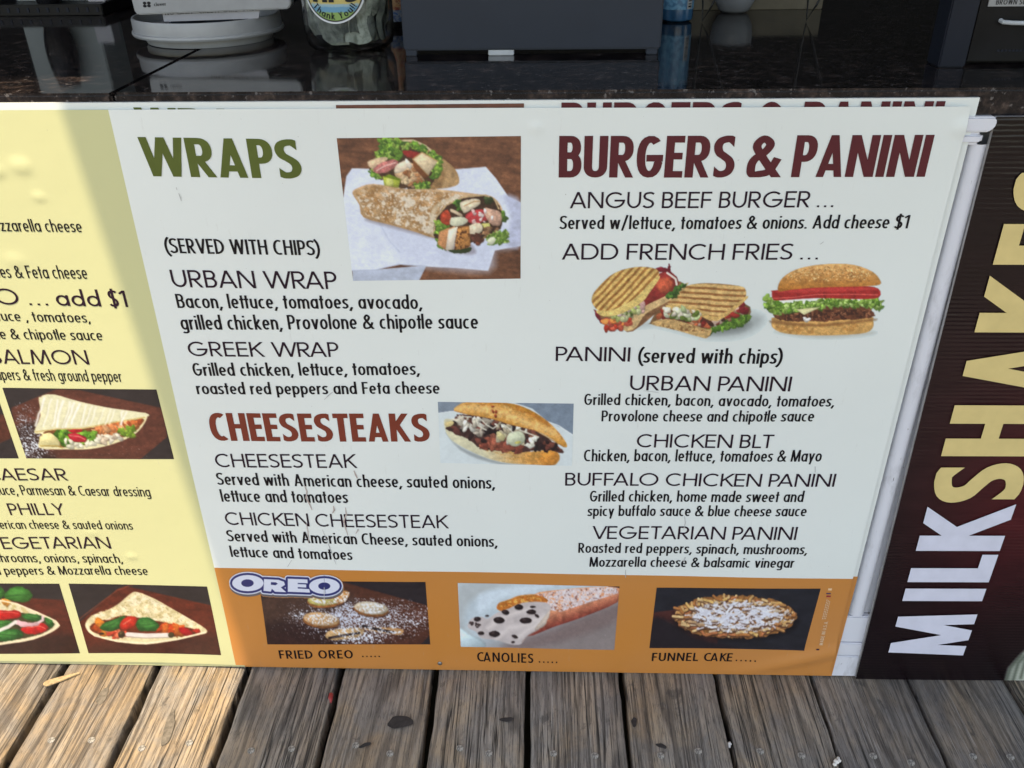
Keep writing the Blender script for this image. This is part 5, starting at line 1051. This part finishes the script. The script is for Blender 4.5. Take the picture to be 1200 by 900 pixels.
# turntable
cx, cy = at(254, 42); near = at(254, 57)[1]; r_ = .098; cy = near+r_*.86
tt_ = tag(empty('turntable', (cx, cy, ZT)), 'round white plastic turntable under the card payment screen', 'turntable')
MB().lathe([(.0001, 0), (r_*.86, 0), (r_*.88, .004), (r_*.88, .009), (.0001, .009)], n=72).build('base', M_['ivory'], tt_, smooth=True)
MB().lathe([(.0001, .012), (r_*.92, .012), (r_*.935, .013), (r_*.97, .0105), (r_*1.03, .0105), (r_*1.045, .013), (r_*1.04, .0155), (r_*1.02, .0165), (r_*1.02, .030), (r_*1.01, .033), (r_*.985, .033), (r_*.97, .030), (r_*.965, .018), (.0001, .018)], n=96).build('tray', M_['ivory'], tt_, smooth=True)
MB().box((-.045, -.03, .018), (.045, .05, .028)).build('inner_plate', M_['slate'], tt_, bevel=.003)
# card screen: a white tablet facing the customer, with its logo and the paper note below
ys = cy-r_*.62
def atw(px, py): return onwall(px, py, ys)
bl_, br_ = atw(158.5, 14.5), atw(341, 7.5)
tb = tag(empty('card_screen', ((bl_[0]+br_[0])/2, ys, ZT+.033)), 'white payment screen with small clover logo and card only note, standing on the turntable', 'payment screen')
def loc(x, y, z, o=tb): return (x-o.location.x, y-o.location.y, z-o.location.z)
import bmesh as _b
pts = [bl_, (bl_[0]+.004, bl_[1]-.003), (br_[0]-.004, br_[1]-.003), (br_[0]+.001, br_[1]+.002), (br_[0]+.003, br_[1]+.16), (bl_[0]-.006, bl_[1]+.16)]
a = MB(); a.add([loc(x, ys-.002, z) for x, z in pts]+[loc(x, ys+.016, z) for x, z in pts], [tuple(range(6)), tuple(range(6, 12))[::-1]]+[(i, 6+i, 6+(i+1) % 6, (i+1) % 6) for i in range(6)])
a.build('screen_case', M_['ivory'], tb, bevel=.0015, seg=3)
n0, n1, n2, n3 = atw(188, 12), atw(304, 8), atw(302, 22), atw(191, 26)
a = MB(); a.add([loc(x, ys+.004, z) for x, z in (n0, n1, n2, n3)]+[loc(x, ys+.0055, z) for x, z in (n0, n1, n2, n3)], [(0, 1, 2, 3), (7, 6, 5, 4), (0, 4, 5, 1), (1, 5, 6, 2), (2, 6, 7, 3), (3, 7, 4, 0)]); a.build('paper_note', M_['paper'], tb)
def ltxt(text, style, TLp, yb, BRp, mat, o, yy, name='lettering'):
    X0, Z1 = onwall(*TLp, yy); Z0 = onwall(TLp[0], yb, yy)[1]; X1, Z2 = onwall(*BRp, yy); it, w_ = layout(text, style)
    sx, sy, sl = (X1-X0)/w_, Z1-Z0, (Z2-Z0)/(X1-X0)
    return text_mesh(name, it, mat, o, lambda u, v, s: (X0+u*sx-o.location.x, yy-.0004-s*2e-5-o.location.y, Z0+v*sy+u*sx*sl-o.location.z))
M_['ink2'] = ink('faded_black_ink', (30, 30, 34))
ltxt('NO CASH   CREDIT CARD ONLY', 'cap', (193, 13.5), 17.5, (302, 12.2), M_['ink2'], tb, ys+.004)
ltxt('clover', 'cond', (180, 3.2), 7.2, (195, 6.4), M_['ink2'], tb, ys-.002)
for i, (u, v) in enumerate(((169.5, 3.6), (174.5, 3.5), (169.8, 7.0), (174.6, 6.8))):
    x, z = onwall(u, v, ys-.002); a = MB(); a.lathe([(.0001, -.0004), (.0023, -.0004), (.0024, .0002)], n=14); a.v = [(q[0], q[2], q[1]*.75) for q in a.v]; a.build('logo_dot', M_['ink2'], tb, loc=loc(x, ys-.0023, z))
MB().box((-.02, .016, -.016), (.02, .05, .05)).build('stand', M_['slate'], tb, bevel=.003)
# tip jar
jx, jy0 = at(402, 66); rj = .0575; jy = jy0+rj
jar = tag(empty('tip_jar', (jx, jy, ZT)), 'clear plastic tip jar with round rainbow thank you sticker and banknotes inside', 'jar')
gm = Mat('clear_plastic', (.93, .95, .95), .08, Transmission_Weight=1.0, IOR=1.22); gm = gm.m
prof = [(.0001, .002), (.040, .002), (.049, .003), (.0545, .008), (.057, .018), (rj, .040), (rj, .20), (rj-.002, .20), (rj-.002, .040), (.055, .019), (.052, .010), (.046, .0055), (.0001, .005)]
MB().lathe(prof, n=72).build('vessel', gm, jar, smooth=True)
def bill_mat(nm, c, c2):
    m = Mat(nm, c, .7); n = m.noise(m.co(), 90, 6, .65, .4); m.set('Base Color', m.ramp(n, [(.35, c2), (.6, c)])); return m.m
M_['bill'] = bill_mat('banknote_paper', (.50, .53, .46), (.22, .25, .20)); M_['bill2'] = bill_mat('dark_banknote_paper', (.20, .22, .19), (.07, .08, .07))
rb = random.Random(9)
for k in range(13):
    n = 14; vs = []; a0 = rb.uniform(0, 6.28); zz = rb.uniform(.004, .045); hh = rb.uniform(.05, .07); rr = rb.uniform(.028, .051); tl_ = rb.uniform(-.5, .5); ww = rb.uniform(1.2, 2.4); f1 = rb.uniform(3, 7)
    for i in range(n+1):
        for j in range(6):
            t = i/n; a = a0+t*ww; r1 = rr*(1+.12*math.sin(f1*t*3)+.1*math.sin(j*1.3+k)); z = zz+hh*j/5+tl_*.03*(t-.5)+.003*math.sin(t*14+j)
            r1 = min(r1, .052 if z > .03 else .046); vs.append((r1*math.cos(a), r1*math.sin(a), max(.008, z)))
    fs = [(i*6+j, (i+1)*6+j, (i+1)*6+j+1, i*6+j+1) for i in range(n) for j in range(5)]
    b_ = MB().add(vs, fs).build('banknote', M_['bill'] if k % 3 else M_['bill2'], None, smooth=True); b_.location = (jx, jy, ZT)
    tag(b_, 'crumpled green grey banknote inside the clear tip jar', 'banknote', 'banknotes in the tip jar')
# sticker bent round the jar front
ysk = jy-rj; scx, scz = onwall(389, -12, ysk); srad = onwall(389, -12, ysk)[1]-onwall(389, 28, ysk)[1]
def bend(x): return ysk+rj-math.sqrt(max(1e-9, (rj+.0006)**2-(x-jx)**2))
nr, na = 46, 80; vs, cl, fs = [], [], []
for i in range(nr+1):
    for j in range(na):
        r = srad*i/nr; a = 2*math.pi*j/na; x, z = scx+r*math.cos(a), scz+r*math.sin(a); vs.append((x-jx, bend(x)-jy, z-ZT)); h = (z-scz)/srad; q = i/nr
        c = (222, 226, 228) if q > .945 else (14, 14, 16) if q > .905 else (140, 176, 96) if h < -.66 else (96, 160, 190) if h < -.50 else (150, 186, 196) if h < -.42 else (206, 186, 112) if h < -.15 else (214, 150, 96) if h < .2 else (150, 110, 150)
        cl.append(lin(c)*.85)
fs = [(i*na+j, i*na+(j+1) % na, (i+1)*na+(j+1) % na, (i+1)*na+j) for i in range(nr) for j in range(na)]
me = bpy.data.meshes.new('sticker'); me.from_pydata(vs, [], fs); at2 = me.color_attributes.new('print', 'FLOAT_COLOR', 'POINT'); at2.data.foreach_set('color', np.concatenate([np.array(cl), np.ones((len(cl), 1))], 1).ravel().astype(float)); me.update(); link('sticker', me, M_['print'], jar)
it, w_ = layout('Thank You!!', 'cap'); R0 = srad*.87; hs = srad*.20
def arcf(u, v, s):
    a = R(-90)+(u/w_-.5)*R(112); r = R0-v*hs; x = scx+r*math.cos(a); z = scz+r*math.sin(a); return (x-jx, bend(x)-.0007-s*4e-5-jy, z-ZT)
text_mesh('lettering', it, M_['ink2'], jar, arcf)
it, w_ = layout('TIPS', 'bold'); x0_, z0_ = onwall(361, 3, ysk); x1_ = onwall(420, 3, ysk)[0]; hh_ = onwall(361, -24, ysk)[1]-z0_
text_mesh('lettering', it, M_['ink2'], jar, lambda u, v, s: (x0_+u/w_*(x1_-x0_)-jx, bend(x0_+u/w_*(x1_-x0_))-.0007-s*4e-5-jy, z0_+v*hh_-ZT))
# little bottle behind the jar
x, y = at(464, 34); bt = tag(empty('sauce_bottle', (x, y+.009, ZT)), 'tiny bottle with orange and blue label between tip jar and slate register', 'bottle')
def band(name, c, sc=120):
    m = Mat(name, c[0], .4); n = m.noise(m.co(), sc, 3); m.set('Base Color', m.ramp(n, [(.42, c[0]), (.5, c[1]), (.62, c[2])])); return m.m
MB().lathe([(.0001, 0), (.0095, 0), (.0105, .002), (.0105, .009), (.0108, .009)], n=28).build('body', M_['black'], bt, smooth=True)
MB().lathe([(.0109, .010), (.0110, .026)], n=28).build('label', band('blue_label', ((.05, .12, .3), (.3, .35, .4), (.06, .1, .22))), bt, smooth=True)
MB().lathe([(.0110, .026), (.0110, .062), (.004, .078), (.004, .09), (.0001, .09)], n=28).build('upper_label', band('orange_label', ((.5, .12, .03), (.6, .4, .2), (.3, .05, .03))), bt, smooth=True)
# register back
x0, y0 = at(473.5, 66); x1, _ = at(775, 66); rgx = (x0+x1)/2; w2 = (x1-x0)/2
rgs = tag(empty('register', (rgx, y0, ZT)), 'large slate grey back of a register screen standing on small feet on the counter', 'register')
a = MB(); zb0 = .0065
a.add([(-w2, 0, zb0), (w2, 0, zb0), (w2*1.0, .001, .30), (-w2*1.005, .001, .30), (-w2, .055, zb0), (w2, .055, zb0), (w2, .04, .30), (-w2, .04, .30)], [(0, 1, 2, 3), (5, 4, 7, 6), (0, 4, 5, 1), (3, 2, 6, 7), (1, 5, 6, 2), (0, 3, 7, 4)]); a.build('case', M_['slate'], rgs, bevel=.002, seg=2)
M_['foot'] = plain('pale_rubber', (.42, .45, .47), .6, .05, 60)
for px, wd, mt in ((482, .007, 'slate'), (587, .016, 'foot'), (765, .007, 'slate')):
    xx = at(px, 66)[0]-rgx; MB().box((xx-wd, .002, 0), (xx+wd, .012, zb0+.0005)).build('foot', M_[mt], rgs, bevel=.0008)
# blue bottle
x, y = at(795, 27); rr = at(814, 27)[0]-x; bb = tag(empty('water_bottle', (x, y+rr, ZT)), 'blue water bottle with barcode label right of the slate register', 'bottle')
MB().lathe([(.0001, .001), (rr*.8, 0), (rr*.97, .003), (rr, .007), (rr, .017), (rr*1.0, .12), (rr*.5, .17), (rr*.4, .2), (.0001, .2)], n=48).build('body', plain('blue_plastic', (.02, .09, .18), .2, .15, 40), bb, smooth=True)
MB().lathe([(rr*1.01, .018), (rr*1.01, .09)], n=48).build('label', band('blue_print', ((.05, .17, .30), (.08, .25, .40), (.12, .34, .50)), 160), bb, smooth=True)
m = MB(); a0, a1 = R(-62), R(-38); m.lathe([(rr*1.02, .019), (rr*1.02, .055)], n=6, a0=a0, a1=a1); m.build('barcode_patch', M_['ivory'], bb, smooth=True)
for k in range(8):
    z = .021+k*.0042; m = MB(); m.lathe([(rr*1.028, z), (rr*1.028, z+(.0014 if k % 3 else .0024))], n=6, a0=a0+.08, a1=a1-.08); m.build('bar', M_['black'], bb)
# wire rack and cream box behind it
def at_h(px, py, y): return onwall(px, py, y)
M_['wire'] = plain('black_wire', (.012, .012, .012), .4, .1, 60)
x, y = at(823, 26); wr = tag(empty('wire_rack', (x, y, ZT)), 'thin black wire rack with pointed feet between blue bottle and cream box', 'rack')
for dx in (0, .155):
    m = MB(); m.tube([(dx-.004, 0, .13), (dx-.002, 0, .03), (dx, 0, .0022), (dx+.012, .002, .022), (dx+.055, .01, .13)], .0016); m.build('leg', M_['wire'], wr, smooth=True)
m = MB(); m.tube([(-.02, 0, .13), (.22, 0, .13), (.22, .1, .13), (-.02, .1, .13), (-.02, 0, .13)], .0016); m.build('top_ring', M_['wire'], wr, smooth=True)
x0, y0 = at(806, 12); x1, _ = at(966, 12); M_['creambox'] = plain('cream_card', (.15, .13, .09), .7, .08, 20)
cb = MB().box((-(x1-x0)/2, 0, 0), ((x1-x0)/2, .12, .040)).build('cream_box', M_['creambox'], bevel=.001); cb.location = ((x0+x1)/2, y0, ZT); tag(cb, 'low cream coloured box at the back of the counter behind the wire rack', 'box')
x, y = at(862, 16); M_['frost'] = plain('frosted_plastic', (.22, .235, .25), .5, .05, 20)
fc = MB().lathe([(.0001, .0005), (.016, 0), (.024, .004), (.031, .018), (.033, .032), (.0335, .045), (.032, .045), (.029, .02), (.0001, .008)], n=40).build('frosted_cup', M_['frost'], smooth=True); fc.location = (x, y+.018, ZT); tag(fc, 'frosted grey plastic cup in front of the cream box', 'cup')
# black dispenser at the right
x0, y0 = at(1099, 79); x1, _ = at(1131, 79); dp = tag(empty('dispenser', (x0, y0, ZT)), 'black drawer unit with white brown sugar label at the right end of the counter', 'dispenser'); W_ = x1-x0
M_['navy'] = plain('blue_black_plastic', (.013, .016, .024), .5, .05, 20, Specular_IOR_Level=.15)
MB().box((0, 0, 0), (W_, .035, .40)).build('side_panel', M_['navy'], dp, bevel=.0015)
yf = .012; xw = at(1136, 79)[0]-x0
MB().box((xw, yf, .004), (xw+.30, .05, .40)).build('drawer_body', M_['black'], dp, bevel=.0015)
yy = y0+yf
def lp(px, py): x, z = onwall(px, py, yy); return x-x0, z-ZT
lx, lz = lp(1157, 7.5); MB().box((lx, yf-.0012, lz), (lx+.10, yf-.0002, lz+.03)).build('white_label', M_['ivory'], dp)
it, w_ = layout('BROWN SUGAR', 'cap'); tx, tz = lp(1166, 5.2); _, tz1 = lp(1166, -.8)
text_mesh('lettering', it, M_['ink2'], dp, lambda u, v, s: (tx+u*(tz1-tz)*1.05, yf-.0016-s*3e-5, tz+v*(tz1-tz)))
hx, hz = lp(1172, 25); m = MB(); m.tube([(hx, yf+.001, hz+.001), (hx+.001, yf-.006, hz), (hx+.01, yf-.009, hz-.0005), (hx+.05, yf-.009, hz-.0015), (hx+.06, yf+.001, hz-.001)], .0024); m.build('handle', M_['foot'], dp, smooth=True)
it, w_ = layout('SUGAR STRAWS', 'cap'); tx2, tz2 = lp(1168, 60.5); _, tz3 = lp(1168, 57.2)
# unreadable small embossed line: a row of low ridges
for k in range(9): MB().box((tx2+k*.0042, yf-.0006, tz2), (tx2+k*.0042+.0026, yf+.0002, tz2+.0022)).build('ridge', M_['navy'], dp)
# left end: black wire tray with a pale box and a dark barrel standing on it
x0, y0 = at(-40, 19); x1, _ = at(117, 19)
tr_ = tag(empty('black_tray', (x0, y0, ZT)), 'low black tray at the left end of the counter', 'tray')
MB().box((0, 0, 0), (x1-x0, .22, .017)).build('tray_body', M_['black'], tr_, bevel=.0015)
for k in range(14): MB().box((.008+k*(x1-x0-.016)/13-.002, -.0012, .005), (.008+k*(x1-x0-.016)/13+.002, .0002, .012)).build('vent', M_['navy'], tr_)
M_['pale'] = plain('pale_green_grey_card', (.22, .25, .245), .6, .04, 8)
pbx = MB().box((0, 0, 0), (at(92, 19)[0]-at(2, 19)[0], .09, .16)).build('pale_box', M_['pale'], bevel=.002); pbx.location = (at(2, 19)[0], y0+.05, ZT+.0172); tag(pbx, 'pale grey green box standing on the black tray, seen mirrored in the granite', 'box')
br2 = MB().lathe([(.0001, 0), (.018, 0), (.022, .015), (.025, .035), (.025, .055), (.022, .08), (.017, .1), (.0001, .1)], n=40).build('dark_canister', M_['black'], smooth=True); br2.location = (at(50, 19)[0], y0+.024, ZT+.0172); tag(br2, 'dark barrel shaped canister in front of the pale box on the tray', 'canister')
gb = MB().box((0, 0, 0), (.030, .03, .03)).build('grey_carton', M_['paper'], bevel=.001); gb.location = (at(93, 19)[0], y0+.03, ZT+.0172); tag(gb, 'small grey carton at the right end of the black tray', 'carton')
